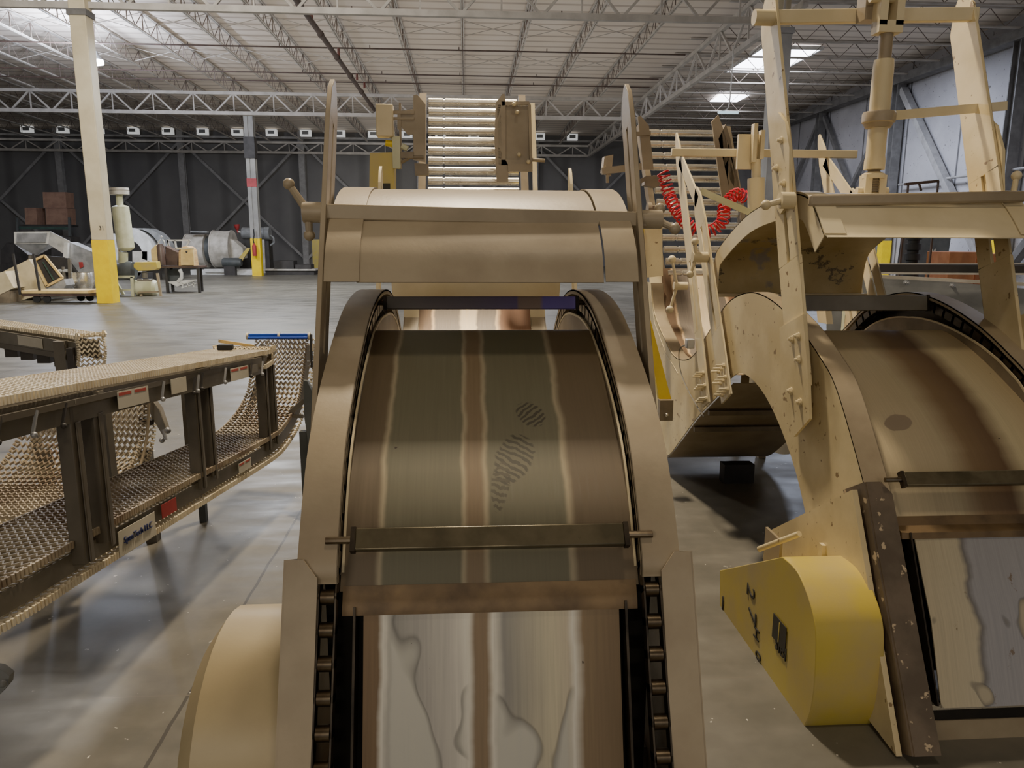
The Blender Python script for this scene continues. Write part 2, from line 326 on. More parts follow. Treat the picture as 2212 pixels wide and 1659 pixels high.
    def build(s, name, mat, parent=None, origin=None, bevel=0):
        o0 = V(origin) if origin is not None else (parent['_o'] if False else V((0, 0, 0)))
        if parent is not None: o0 = wloc(parent)
        me = bpy.data.meshes.new(name); me.from_pydata([tuple(v-o0) for v in s.v], [], s.f)
        bm = bmesh.new(); bm.from_mesh(me); bmesh.ops.remove_doubles(bm, verts=bm.verts, dist=1e-5)
        bmesh.ops.recalc_face_normals(bm, faces=bm.faces)
        for f in bm.faces: f.smooth = True
        bm.to_mesh(me); bm.free()
        me.set_sharp_from_angle(angle=math.radians(32))
        me.materials.append(mat)
        o = bpy.data.objects.new(name, me); C.objects.link(o)
        if parent is not None: o.parent = parent
        else: o.location = o0
        if bevel:
            bv = o.modifiers.new('bevel', 'BEVEL'); bv.width = bevel; bv.segments = 2; bv.limit_method = 'ANGLE'
        return o
def wloc(o):
    p = V(o.location)
    while o.parent: o = o.parent; p = p+V(o.location)
    return p
def thing(name, loc, label, cat, group=None):
    o = bpy.data.objects.new(name, None); o.empty_display_size = .1; C.objects.link(o); o.location = loc
    o['label'] = label; o['category'] = cat
    if group: o['group'] = group
    return o
def tag(o, label, cat, group=None):
    o['label'] = label; o['category'] = cat
    if group: o['group'] = group
    return o
def struct(o): o['kind'] = 'structure'; return o
def solo(mb, name, mat, loc, label, cat, group=None, bevel=0):
    o = mb.build(name, mat, origin=loc, bevel=bevel); return tag(o, label, cat, group)
def dup(root, loc, label=None, group=None, rotz=None):
    def cp(o, par):
        c = o.copy(); C.objects.link(c)
        if par is not None: c.parent = par
        for ch in list(o.children): cp(ch, c)
        return c
    r = cp(root, None); r.location = loc
    if rotz is not None: r.rotation_euler[2] = rotz
    if label: r['label'] = label
    if group: r['group'] = group
    return r
def crv(pts, n=8):                             # Catmull-Rom through points of any dimension
    P = [V(p) if len(p) == 3 else V((p[0], p[1], 0)) for p in pts]; out = []
    for i in range(len(P)-1):
        p0 = P[max(i-1, 0)]; p1 = P[i]; p2 = P[i+1]; p3 = P[min(i+2, len(P)-1)]
        for k in range(n):
            t = k/n; out.append(.5*((2*p1)+(p2-p0)*t+(2*p0-5*p1+4*p2-p3)*t*t+(3*p1-p0-3*p2+p3)*t**3))
    out.append(P[-1]); return out if len(pts[0]) == 3 else [(p.x, p.y) for p in out]
def resample(c, step):
    out = [V((*c[0], 0)) if len(c[0]) == 2 else V(c[0])]; acc = 0; Q = [V((*p, 0)) if len(p) == 2 else V(p) for p in c]
    for a, b in zip(Q, Q[1:]):
        L = (b-a).length
        if L < 1e-9: continue
        while acc+L >= step:
            t = (step-acc)/L; a = a.lerp(b, t); out.append(a.copy()); L = (b-a).length; acc = 0
        acc += L
    return out
def offset(c, d):                              # shift a (y,z) curve along its normal (positive = up)
    out = []; D_ = d
    for i, p in enumerate(c):
        d = D_[i] if isinstance(D_, list) else D_; a = c[max(i-1, 0)]; b = c[min(i+1, len(c)-1)]; dy, dz = b[0]-a[0], b[1]-a[1]; L = math.hypot(dy, dz) or 1
        out.append((p[0]-dz/L*d, p[1]+dy/L*d))
    return out
def text(s, size, depth=.002):
    cu = bpy.data.curves.new('t', 'FONT'); cu.body = s; cu.size = size; cu.extrude = depth; cu.align_x = 'CENTER'; cu.align_y = 'CENTER'; cu.resolution_u = 3
    o = bpy.data.objects.new('t', cu); C.objects.link(o); bpy.context.view_layer.update()
    me = bpy.data.meshes.new_from_object(o.evaluated_get(bpy.context.evaluated_depsgraph_get()))
    bpy.data.objects.remove(o); return me
def lettering(s, size, mat, parent, pos, xdir, ydir, name='lettering'):
    me = text(s, size); me.materials.append(mat); o = bpy.data.objects.new(name, me); C.objects.link(o)
    x = V(xdir).normalized(); z = x.cross(V(ydir)).normalized(); y = z.cross(x)
    R = Matrix((x, y, z)).transposed().to_4x4(); o.parent = parent
    o.matrix_local = Matrix.Translation(V(pos)-wloc(parent)) @ R; return o
# ------------------------------------------------------------------ the hall
YW, XR = 55.0, 19.6
struct(MB().span(-60, XR+.5, -14, YW+.5, GZ-.2, GZ).build('floor', M['floor']))
RS = -.015
def roofz(y): return 9.62+RS*(y-21.5)
mb = MB(); vs = [(x, y, roofz(y)+dz) for dz in (0, .2) for x in (-60, XR+.6) for y in (-14, YW+.6)]
mb.add(vs, [(0, 1, 3, 2), (4, 6, 7, 5), (0, 2, 6, 4), (1, 5, 7, 3), (0, 4, 5, 1), (2, 3, 7, 6)])
struct(mb.build('ceiling', M['deck']))
struct(MB().span(-60, XR+.5, YW, YW+.4, GZ, 10.2).build('wall_back', M['backwall']))
struct(MB().span(XR, XR+.4, -14, YW, GZ, 10.2).build('wall_right', M['concwall']))
# trusses running across (girders)
ZB = 7.66
def girder(a, b, zt_of, pan=1.0, name='roof_girder'):
    a, b = V(a), V(b); L = (b-a).length; n = max(2, int(round(L/pan/2))*2); d = (b-a)/n
    ch = MB(); ch.bar(a, b, .16, .16)
    ta = V((a.x, a.y, zt_of(a.y)-.1)); tb = V((b.x, b.y, zt_of(b.y)-.1)); ch.bar(ta, tb, .16, .14)
    wb = MB()
    for i in range(n):
        p, q = a+d*i, a+d*(i+1); tp = V((p.x, p.y, zt_of(p.y)-.1)); tq = V((q.x, q.y, zt_of(q.y)-.1))
        if i % 2 == 0: wb.bar(p, tq, .07, .07)
        else: wb.bar(tp, q, .07, .07); wb.bar(p, tp, .05, .05)
    return ch, wb
def add_girder(a, b, label, group, pan=1.0):
    ch, wb = girder(a, b, lambda y: roofz(y)-.7, pan); mid = (V(a)+V(b))/2
    t = thing('roof_girder', mid, label, 'roof girder', group)
    ch.build('chord', M['roofsteel'], t); wb.build('web_bars', M['roofsteel'], t); return t
add_girder((-44, 21.6, ZB), (8.7, 21.6, ZB), 'wide steel roof girder crossing the whole view nearest the camera', None, 1.1)
add_girder((-44, 38.2, ZB), (8.7, 38.2, ZB), 'steel lattice roof girder crossing behind the red-banded column', None, .95)
add_girder((-44, 54.3, ZB), (8.7, 54.3, ZB), 'farthest lattice girder, up against the dark back wall', None, 1.1)
add_girder((8.75, 20, ZB), (8.75, 54.5, ZB), 'long lattice girder running away above the right-hand machine to the dark corner', None, 1.3)
# bar joists running away from the camera
JX = [-.06+2.24*k for k in range(-13, 4)]
def joist(L, zd0, pan=.62):
    pass
def make_joist(x, y0, y1, label, group):
    t = thing('roof_joist', (x, y0, roofz(y0)-.7), label, 'roof joist', group)
    c = MB(); wv = MB()
    for dx in (-.035, .035):
        c.bar((x+dx, y0, roofz(y0)-.68), (x+dx, y1, roofz(y1)-.68), .035, .05)
        c.bar((x+dx, y0, roofz(y0)-.06), (x+dx, y1, roofz(y1)-.06), .05, .05)
    n = int((y1-y0)/.62); d = (y1-y0)/n
    for i in range(n):
        a = y0+d*i; b = a+d; za, zb = (-.66, -.08) if i % 2 == 0 else (-.08, -.66)
        wv.bar((x, a, roofz(a)+za), (x, b, roofz(b)+zb), .022, .022, up=(1, 0, 0))
        if i % 2: wv.bar((x, a, roofz(a)-.66), (x, a, roofz(a)-.08), .03, .03)
    c.build('chord', M['roofsteel'], t); wv.build('web_bars', M['roofsteel_dark'], t); return t
a0 = make_joist(JX[0], 21.7, 38.1, 'pale bar joist in the row between the nearest and the second roof girder', 'bar joists between the first two girders')
b0 = make_joist(JX[0], 38.3, 54.3, 'grey bar joist in the far row between the second girder and the dark wall', 'bar joists in the far bay')
for x in JX[1:]:
    dup(a0, (x, 21.7, a0.location.z)); dup(b0, (x, 38.3, b0.location.z))
# joists of the right-hand bay run sideways
def make_xjoist(y):
    t = thing('roof_joist', (8.8, y, roofz(y)-.7), 'sideways bar joist in the right-hand bay between long girder and concrete wall', 'roof joist', 'bar joists in the right-hand bay')
    c = MB(); wv = MB(); z = roofz(y); x0, x1 = 8.8, XR
    for dy in (-.035, .035): c.bar((x0, y+dy, z-.68), (x1, y+dy, z-.68), .035, .05); c.bar((x0, y+dy, z-.06), (x1, y+dy, z-.06), .05, .05)
    n = 18; d = (x1-x0)/n
    for i in range(n):
        a = x0+d*i; za, zb = (-.66, -.08) if i % 2 == 0 else (-.08, -.66); wv.bar((a, y, z+za), (a+d, y, z+zb), .022, .022)
    c.build('chord', M['roofsteel'], t); wv.build('web_bars', M['roofsteel_dark'], t); return t
xj = make_xjoist(15.0)
for i in range(1, 18): y = 15+2.2*i; dup(xj, (8.8, y, roofz(y)-.7))
# slim diagonal bridging between joists
for y, lb in ((28.5, 'thin crossed bridging rods between the joists, row nearest the camera'), (33.0, 'thin crossed bridging rods between the joists, middle row before the second girder'), (44.0, 'thin crossed bridging rods between the joists, far row beyond the second girder')):
    mb = MB()
    for a, b in zip(JX, JX[1:]):
        mb.bar((a, y, roofz(y)-.66), (b, y, roofz(y)-.1), .02, .02); mb.bar((a, y+.05, roofz(y)-.1), (b, y+.05, roofz(y)-.66), .02, .02)
    solo(mb, 'joist_bridging', M['roofsteel'], (-15, y, 9.2), lb, 'bridging')
# sprinkler branch pipes, drops and the dark main
for i, (Y, lab) in enumerate([(25.2, 'rusty sprinkler branch pipe nearest the camera under the roof'), (29.6, 'second dark sprinkler branch pipe across the roof'), (33.6, 'third dark sprinkler branch pipe across the roof'), (35.2, 'sprinkler branch pipe just before the second girder')]):
    z = roofz(Y)-.85; t = thing('sprinkler_pipe', (-7, Y, z), lab, 'pipe')
    p = MB().tube((-22, Y, z), (8.4, Y, z), .028, 8)
    h = MB()
    for k in range(9): x = -20+3.3*k; h.tube((x, Y, z), (x, Y, z+.12), .02, 6)
    p.build('pipe', M['pipe_red'] if i == 0 else M['pipe_dark'], t); h.build('sprinkler_head', M['pipe_dark'], t)
    d = MB().tube((-4.75+.1*i, Y, z), (-4.75+.1*i, Y, 8.35), .05, 10); d.build('drop_pipe', M['pipe_red'], t)
mb = MB(); mb.tube((-4.75, 15, 8.3), (-4.4, 54, 8.0), .085, 12)
for i in range(12): y = 17+3*i; mb.tube((-4.75+.009*(y-15), y, 8.3-.0077*(y-15)), (-4.75+.009*(y-15), y+.16, 8.3-.0077*(y-15)), .11, 12)
solo(mb, 'sprinkler_main', M['pipe_dark'], (-4.7, 34, 8.2), 'thick dark sprinkler main running diagonally up the picture left of centre', 'pipe')

# ------------------------------------------------------------------ columns
def col_at(x, y, w, d, mat, label, ztop=8.9, yel=1.72, ylabel='yellow painted foot'):
    t = thing('column', (x, y, GZ), label, 'column')
    MB().span(x-w/2, x+w/2, y-d/2, y+d/2, GZ+yel, ztop).build('shaft', mat, t, bevel=.02)
    f = MB().span(x-w/2-.003, x+w/2+.003, y-d/2-.003, y+d/2+.003, GZ, GZ+yel).build('base_band', M['bright_yellow'], t); f['label'] = ylabel
    return t
c = onZ(240, 655); t = col_at(c.x-.16, c.y+.22, .42, .42, M['col'], 'thick cream column with tall yellow foot, left side near the cart')
MB().span(c.x-.41, c.x+.09, c.y-.03, c.y+.47, 7.35, 7.5).build('collar', M['brace'], t)
lettering('31', .14, M['ink'], t, (c.x-.05, c.y-.02, 1.95), (1, 0, 0), (0, 0, 1), 'column_number')
c = onZ(556, 596); X, Y = c.x, c.y+.15
t = thing('column', (X, Y, GZ), 'slim grey column with red band and yellow foot carrying a fire extinguisher', 'column')
mb = MB()
for s in (-1, 1): mb.span(X+s*.13-.09, X+s*.13+.09, Y-.17, Y-.13, GZ, ZB)
mb.span(X-.05, X+.05, Y-.13, Y+.15, GZ, ZB); mb.span(X-.23, X+.23, Y+.12, Y+.16, GZ, ZB)
mb.build('shaft', M['col_grey'], t)
MB().span(X-.235, X+.235, Y-.19, Y+.165, GZ, GZ+1.85).build('base_band', M['bright_yellow'], t)['label'] = 'yellow painted foot'
MB().span(X-.235, X+.235, Y-.185, Y-.12, 4.25, 4.65).build('red_band', M['red_paint'], t)['label'] = 'red painted band'
MB().span(X-.26, X+.26, Y-.24, Y+.2, 5.6, 6.6).build('cable_box', M['dark'], t)
t = thing('fire_extinguisher', (X, Y-.40, .9), 'red fire extinguisher hanging on the yellow foot of the slim grey column', 'fire extinguisher')
MB().lathe((X, Y-.40, .9), (0, 0, 1), [(0, 0), (0, .1), (.5, .1), (.58, .04), (.62, .04), (.62, 0)], 14).build('cylinder', M['red_paint'], t)
MB().path([(X, Y-.40, 1.5), (X-.03, Y-.42, 1.7), (X+.02, Y-.38, 1.9), (X, Y-.33, 2.2)], .03, 8).build('hose', M['rubber'], t)
X, Y = 8.8, 21.6
t = thing('column', (X, Y, GZ), 'tall grey column with a dark cap plate standing behind the right-hand machine', 'column')
MB().span(X-.24, X+.24, Y-.24, Y+.24, GZ, 7.3).build('shaft', M['col_grey'], t, bevel=.02)
MB().span(X-.17, X+.17, Y-.17, Y+.17, 7.45, 9.3).build('stub_post', M['col'], t)
MB().span(X-.28, X+.28, Y-.28, Y+.28, 7.3, 7.45).build('cap_plate', M['brace_dark'], t)
# columns of the right-hand wall with diagonal braces
rw = [(26.2, 'nearest'), (33.6, 'second'), (41.0, 'third'), (48.4, 'farthest')]
for y, w_ in rw:
    X = XR-.35
    t = thing('wall_column', (X, y, GZ), {'nearest': 'grey steel wall column at the right edge, mostly behind the slotted upright', 'second': 'grey wall column with yellow foot on the concrete wall', 'third': 'grey wall column where the crossed braces meet, beyond the yellow-footed one', 'farthest': 'grey wall column farthest along the concrete wall'}[w_], 'column')
    mb = MB(); mb.span(X-.2, X+.2, y-.2, y-.16, GZ, 8.6); mb.span(X-.2, X+.2, y+.16, y+.2, GZ, 8.6); mb.span(X-.03, X+.03, y-.16, y+.16, GZ, 8.6)
    mb.build('shaft', M['brace'], t)
    MB().span(X-.21, X+.21, y-.21, y+.21, GZ, 1.75).build('base_band', M['bright_yellow'], t)['label'] = 'yellow painted foot'
def brace(a, b, label, mat='brace', w=.2):
    t = solo(MB().bar(a, b, w, w*.9), 'wall_brace', M[mat], (V(a)+V(b))/2, label, 'brace'); return t
xb = XR-.3
brace((xb, 33.4, 8.3), (xb, 26.4, .3), 'dark diagonal brace from the top of the yellow-footed wall column down to the right', 'brace_dark', .3)
brace((xb, 33.8, 8.3), (xb, 40.8, .3), 'pale diagonal brace from the top of the yellow-footed wall column down to the left', 'brace')
brace((xb+.05, 40.8, 8.3), (xb+.05, 33.8, .3), 'diagonal brace crossing the pale brace left of the yellow-footed wall column', 'brace')
brace((xb, 41.2, 8.3), (xb, 48.2, .3), 'slim brace in the darker far bay of the concrete wall', 'brace')
brace((xb, 26.0, .3), (xb, 19.0, 8.3), 'near diagonal brace rising to the top right corner of the picture', 'brace', .3)
brace((xb+.05, 26.0, 8.0), (xb+.05, 19, .5), 'near diagonal brace behind the right slotted upright', 'brace_dark', .3)
solo(MB().tube((XR-.3, 15, 4.2), (XR-.3, 33, 4.2), .05, 8), 'wall_pipe', M['brace_dark'], (XR-.3, 24, 4.2), 'thin dark pipe running along the concrete wall', 'pipe')
mb = MB().box((XR-.4, 33, 8.7), (.5, 44, .35)); solo(mb, 'wall_beam', M['brace'], (XR-.4, 33, 8.7), 'long steel beam along the top of the concrete wall', 'beam')
# dark wall: columns, braces, vents
yb = YW-.35
wc = [-44.6, -36.2, -27.8, -19.6, -11.4, -3.2, 5.0, 13.2]
for i, x in enumerate(wc[:-1]):
    mb = MB(); mb.span(x-.2, x+.2, yb-.2, yb-.15, GZ, 9.2); mb.span(x-.2, x+.2, yb+.1, yb+.15, GZ, 9.2); mb.span(x-.03, x+.03, yb-.15, yb+.1, GZ, 9.2)
    solo(mb, 'wall_column', M['brace_dark'], (x, yb, GZ), 'dark steel column against the dark back wall, between diagonal braces', 'column', 'columns on the dark back wall')
    x2 = wc[i+1]
    for a, b in (((x, yb, 8.4), (x2, yb, .3)), ((x, yb-.1, .3), (x2, yb-.1, 8.4))):
        solo(MB().bar(a, b, .12, .16), 'wall_brace', M['brace_dark'], (V(a)+V(b))/2, 'dark thin diagonal brace on the dark back wall', 'brace', 'crossed braces on the dark back wall')
first = None
for k in range(-14, 8):
    x = .6+2.28*k
    if x > 8: continue
    if first is None:
        first = thing('wall_vent', (x, YW-1.6, 8.82), 'small white louvred vent box in the row high on the dark wall', 'vent', 'white vents along the top of the dark wall')
        MB().box((x, YW-1.6, 8.82), (.72, .3, .42)).build('housing', M['vent'], first); MB().box((x, YW-1.76, 8.84), (.42, .02, .22)).build('grille', M['grey'], first)
    else: dup(first, (x, YW-1.6, 8.82-.004*k))
mb = MB().box((-18, YW-.7, 8.65), (56, .12, .14)); solo(mb, 'wall_rail', M['brace_dark'], (-18, YW-.7, 8.65), 'long dark rail under the row of white vents', 'rail')
# lamps
P0 = at(207, 132, 28); t = thing('high_bay_lamp', P0, 'glaring blue-white high bay lamp beside the thick cream column', 'lamp')
MB().lathe(P0, (0, 0, -1), [(-.02, 0), (-.02, .27), (.10, .27), (.14, .15), (.15, 0)], 18).build('lens', M['lamp'], t)
MB().lathe(P0+V((0, 0, .35)), (0, 0, -1), [(0, .0), (0, .08), (.12, .12), (.3, .27), (.31, .25), (.3, .0)], 18).build('housing', M['grey'], t)
MB().tube(P0+V((0, 0, .35)), (P0.x, P0.y, roofz(P0.y)), .015, 6).build('hanger', M['brace'], t)
S = onZ(1700, 128, 9.6)
t = thing('skylight', (13.2, 33.3, roofz(31.5)-.03), 'bright rectangular roof skylight above the right-hand bay', 'skylight')
MB().span(12.0, 14.4, 31.2, 35.4, roofz(31.5)-.10, roofz(31.5)-.06).build('diffuser', M['sky'], t)
mb = MB()
for a in ((11.9, 12.0, 31.1, 35.5), (14.4, 14.5, 31.1, 35.5), (12.0, 14.4, 31.1, 31.2), (12.0, 14.4, 35.4, 35.5)): mb.span(*a, roofz(31.5)-.16, roofz(31.5)-.02)
mb.build('frame', M['white'], t)
t = thing('skylight', (13.2, 41.6, roofz(41.5)-.03), 'smaller dim skylight farther back behind the grey column', 'skylight')
MB().span(13.4, 14.9, 40.2, 42.0, roofz(41.5)-.10, roofz(41.5)-.06).build('diffuser', M['sky'], t)
P1 = at(1573, 243, 24); t = thing('strip_light', P1, 'pale blue fluorescent strip light hanging on a curved cord near the grey column', 'lamp')
MB().tube(P1+V((-.33, 0, 0)), P1+V((.33, 0, 0)), .045, 12).build('tube', M['tube'], t)
MB().path(crv([tuple(P1+V((-.36, 0, 0))), tuple(P1+V((-.05, 0, .1))), tuple(P1+V((.02, 0, .3))), tuple(P1+V((.04, 0, .7))), tuple(P1+V((.06, 0, 2.0)))], 5), .02, 8).build('cord', M['white'], t)
# ------------------------------------------------------------------ arch conveyors
def lerp_at(c, y):
    for a, b in zip(c, c[1:]):
        if a[0] <= y <= b[0]: t = (y-a[0])/(b[0]-a[0]+1e-9); return a[1]+(b[1]-a[1])*t
    return c[-1][1]
def hexbolt(mb, p, axis, r=.013, h=.012):
    p, ax = V(p), V(axis).normalized(); mb.tube(p, p+ax*h*.35, r*1.35, 14); mb.tube(p, p+ax*h, r, 6); mb.tube(p+ax*h, p+ax*h*1.8, r*.5, 8)
def slotted_plate(mb, base, top, w, t, x, slot=(.15, .85), sw=.018, tip=.1, shape='point'):
    # plate in a YZ plane at x: base/top are (y,z) of the near edge; w measured towards +y
    b, p = V((0, *base)), V((0, *top)); d = (p-b).normalized(); n = V((0, d.z, -d.y)); L = (p-b).length
    P = lambda u, s: V((x, 0, 0))+b+n*u+d*s
    if not slot:
        mb.prism([P(0, 0), P(w, 0), P(w, L-tip), P(w*.7, L), P(w*.3, L), P(0, L-tip*.4)], (t, 0, 0)); return P
    s0, s1 = slot[0]*L, slot[1]*L; c = w/2
    mb.prism([P(0, 0), P(w, 0), P(w, s0), P(0, s0)], (t, 0, 0))
    mb.prism([P(0, s0), P(c-sw/2, s0), P(c-sw/2, s1), P(0, s1)], (t, 0, 0))
    mb.prism([P(c+sw/2, s0), P(w, s0), P(w, s1), P(c+sw/2, s1)], (t, 0, 0))
    mb.prism([P(0, s1), P(w, s1), P(w, L-tip), P(w*.75, L-tip*.25), P(w*.55, L), P(w*.4, L), P(w*.12, L-tip*.6)], (t, 0, 0))
    return P
def clamp_handle(parent, hub, axis, arms, r=.03, mat='beige', name='clamp_handle', hl=.06, br=.018):
    hub, ax = V(hub), V(axis).normalized(); mb = MB(); mb.tube(hub, hub+ax*hl, r, 18); c = hub+ax*(hl*.75)
    for a in arms:
        e = c+V(a); mb.tube(c, e, r*.42, 10, r2=r*.33); mb.ball(e, br, 14)
    return mb.build(name, M[mat], parent)
def chain(parent, xc, curve, pitch_, vis, label=None, flip=1):
    pts = resample(curve, pitch_); links = MB()
    for a, b in zip(pts, pts[1:]):
        d = (b-a).normalized()
        for s in (-.020, .020):
            A = V((xc+s, a.x, a.y)); B = V((xc+s, b.x, b.y)); links.bar(A-(B-A)*.12, B+(B-A)*.12, .004, .036, up=(0, -d.y, d.x))
    ch = links.build('chain', M['dark_steel'], parent)
    base = None
    for i, p in enumerate(pts[:vis]):
        if base is None:
            base = MB().lathe((xc-.019, p.x, p.y), (1, 0, 0), [(0, 0), (0, .012), (.003, .0185), (.035, .0185), (.038, .012), (.038, 0)], 14).build('roller', M['chrome_dim'], ch); p0 = p
        else:
            r = base.copy(); C.objects.link(r); r.location = (0, p.x-p0.x, p.y-p0.y)
    return ch
M['chrome_dim'] = paint('greasy_roller_steel', srgb(120, 108, 90), srgb(84, 72, 58), .28, metal=.9, scale=14, bump=0)

def arch_conveyor(xc, top, bot, bed, lowbed, cover, label, mats, farbed, cu=(.487, .412), low_chain=True, gdeep=.095, skirt_mat='beige', n_roll=14):
    cr = crv(top, 8); i_c = max(range(len(cr)), key=lambda i: cr[i][1]); root = thing('arch_conveyor', (xc, cr[i_c][0], GZ), label, 'conveyor')
    H = .4625
    # side frames: plate bands between the upper and the lower outline
    bt = crv(bot, 8); m = 72
    def even(c, m):
        Q = [V((a[0], a[1], 0)) for a in c]; L = [0]
        for a, b in zip(Q, Q[1:]): L.append(L[-1]+(b-a).length)
        out = []; j = 0
        for k in range(m):
            s = L[-1]*k/(m-1)
            while j < len(L)-2 and L[j+1] < s: j += 1
            q = Q[j].lerp(Q[j+1], min(1, (s-L[j])/max(1e-9, L[j+1]-L[j]))); out.append((q.x, q.y))
        return out
    te, be = even(cr, m), even(bt, m)
    for s in (-1, 1):
        x = xc+s*H-(0 if s < 0 else .006)
        MB().band(te, be, x, .006).build('side_frame', M[mats['side']], root)
        # flange along the top edge, turned inwards
        x0, x1 = (xc-H, xc-.367) if s < 0 else (xc+.367, xc+H)
        MB().sheet(cr, x0, x1, .006).build('flange', M[mats['flange']], root)
        lip = MB(); xi = x1-.003 if s < 0 else x0
        lip.band(cr, offset(cr, -.018), xi, .003); lip.build('flange_lip', M[mats['flange']], root)
        # inner guide wall with a bright thin edge
        gd = [-.055-(gdeep-.055)*min(1, max(0, (p[0]-cr[0][0]-.5)/(cr[i_c][0]-cr[0][0]-.5))) for p in cr]; g0, g1 = offset(cr, gd), offset(cr, -.30); xg = xc+s*.362
        k = next((i for i, p in enumerate(cr) if p[1] > lerp_at([(q[0], q[1]) for q in bed], p[0]) and i > 2), 0)
        k2 = next((i for i, p in enumerate(cr) if p[0] > top[-1][0]-1.5), len(cr))
        MB().band(g0[:k2], g1[:k2], xg-.002, .004).build('guide_wall', M['beige_dark'], root)
        MB().band(offset(g0, .004)[:k2], offset(g0, -.004)[:k2], xg-.003, .006).build('guide_edge', M[mats['edge']], root)
        # dark chain channel back plate and chain
        MB().band(offset(cr, -.02)[:k2], offset(cr, -.3)[:k2], xc+s*.45, .003).build('channel_plate', M['black'], root)
        lowc = [(cover[1][0]+.03, cover[1][1]-.5), (cover[1][0]+.03, cover[1][1])]
        cc = ([(cover[0][0]-.02, cover[0][1]-.0), (cover[1][0]+.0, cover[1][1]-.03)] if low_chain else [])+offset(cr, -.05)[2:k2]
        chain(root, xc+s*.390, cc, .075, n_roll*2)
    # bed sheets
    bc = crv(bed, 8)
    MB().sheet(bc, xc-.367, xc+.367, .006).build('upper_bed', M[mats['bed']], root)
    MB().sheet(lowbed, xc-.31, xc+.315, .005).build('lower_bed', M[mats['lowbed']], root)
    b0 = bed[0]; l0 = lowbed[-1]
    MB().sheet([(l0[0]-.012, l0[1]-.01), (l0[0]-.006, l0[1]+.012), (b0[0]-.012, b0[1]-.018), (b0[0]+.004, b0[1]+.012)], xc-.36, xc+.36, .012).build('bed_ridge', M[mats['ridge']], root)
    # dark interior behind the lower bed
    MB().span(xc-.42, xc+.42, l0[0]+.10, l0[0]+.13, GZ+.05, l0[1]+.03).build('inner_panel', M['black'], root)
    for s in (-1, 1):
        MB().bar((xc+s*.33, lowbed[0][0]+.02, lowbed[0][1]), (xc+s*.33, l0[0]+.02, l0[1]), .006, .07).build('inner_rail', M['dark_steel'], root)
    MB().sheet(farbed, xc-.367, xc+.367, .006).build('far_bed', M['bed_far'], root)
    for s in (-1, 1):
        fb2 = [(y-.004, z+.012) for y, z in farbed]
        MB().sheet(fb2, xc+s*.415-.05, xc+s*.415+.05, .004).build('far_bed_edge', M['cream'], root)
    # front covers either side of the lower bed
    (y0, z0), (y1, z1) = cover
    d = V((0, y1-y0, z1-z0)); nrm = V((0, -d.z, d.y)).normalized()
    for s in (-1, 1):
        uo, ui = cu; P = lambda u, t: V((xc+s*u, y0+(y1-y0)*t, z0+(z1-z0)*t))+nrm*.012
        mb = MB().prism([P(uo, 0), P(ui, 0), P(ui, .95), P(ui+.035, 1), P(uo, 1)], nrm*.006)
        mb.prism([P(uo, 0), P(uo, 1), P(uo, 1)-nrm*.16, P(uo, 0)-nrm*.16], (s*.006, 0, 0))
        mb.build('front_cover', M[skirt_mat], root)
    # structural feet
    for yy in (top[0][0]+.25, top[-1][0]-.2):
        for s in (-1, 1):
            MB().span(xc+s*.44-.03, xc+s*.44+.03, yy-.03, yy+.03, GZ, lerp_at(bt, yy)+.1).build('foot_post', M['beige_dark'], root)
    return root, cr
def arc_slat(root, xc, y, z, tangent, L, h, mat, name='flight_bar', pins=True, t=.022):
    tn = V((0, *tangent)).normalized(); nm = V((0, -tn.z, tn.y)); nm = nm if nm.y < 0 or nm.z > 0 else -nm
    R = Matrix(((1, 0, 0), (0, tn.y, nm.y), (0, tn.z, nm.z)))
    o = MB().box((xc, y, z), (L, h, t), R).build(name, M[mat], root, bevel=.004)
    if pins:
        for s in (-1, 1):
            MB().tube((xc+s*L/2, y, z), (xc+s*(L/2+.07), y, z), .009, 10).build('end_pin', M['chrome_dim'], o)
            MB().box((xc+s*(L/2+.004), y, z), (.012, h*1.08, t*1.2), R).build('end_block', M['dark_steel'], o)
    return o

# ---- machine in the centre 
XC = .056
top1 = [(1.665, .80), (1.69, .866), (1.86, 1.085), (2.12, 1.243), (2.5, 1.385), (2.9, 1.42), (3.25, 1.36), (3.55, 1.2), (3.8, 1.0), (4.05, .90), (4.3, .88), (4.55, .95), (4.85, 1.10), (5.05, 1.35)]
bot1 = [(1.50, -.05), (1.9, .05), (2.15, .45), (2.4, .72), (2.7, .92), (2.95, .96), (3.2, .88), (3.5, .62), (3.9, .35), (4.3, .08), (4.8, .02), (5.2, .1), (5.35, .5), (5.4, .9), (5.4, 1.35)]
bed1 = [(1.694, .766), (1.80, .93), (1.95, 1.055), (2.15, 1.175), (2.3, 1.25), (2.44, 1.30), (2.52, 1.305), (2.65, 1.25), (2.9, 1.08), (3.1, .9)]
low1 = [(1.39, -.05), (1.567, .366), (1.68, .725)]
cov1 = ((1.335, .02), (1.69, .853))
m1, cr1 = arch_conveyor(XC, top1, bot1, bed1, low1, cov1, 'brown-beige arched slat conveyor in the centre foreground with stained steel bed', dict(side='beige_dark', flange='beige', edge='cream', bed='bed_up', lowbed='bed_low', ridge='ridge'), [(4.15, .78), (4.5, .9), (4.85, 1.07), (5.0, 1.3), (5.1, 1.6)])
arc_slat(m1, XC, 1.700, .895, (.62, .78), .655, .055, 'slat')
s = arc_slat(m1, XC+.0, 2.69, 1.385, (.2, .98), .685, .046, 'purple', pins=True, t=.02); s['label'] = 'flat bar, grey-brown at left and purple at right'
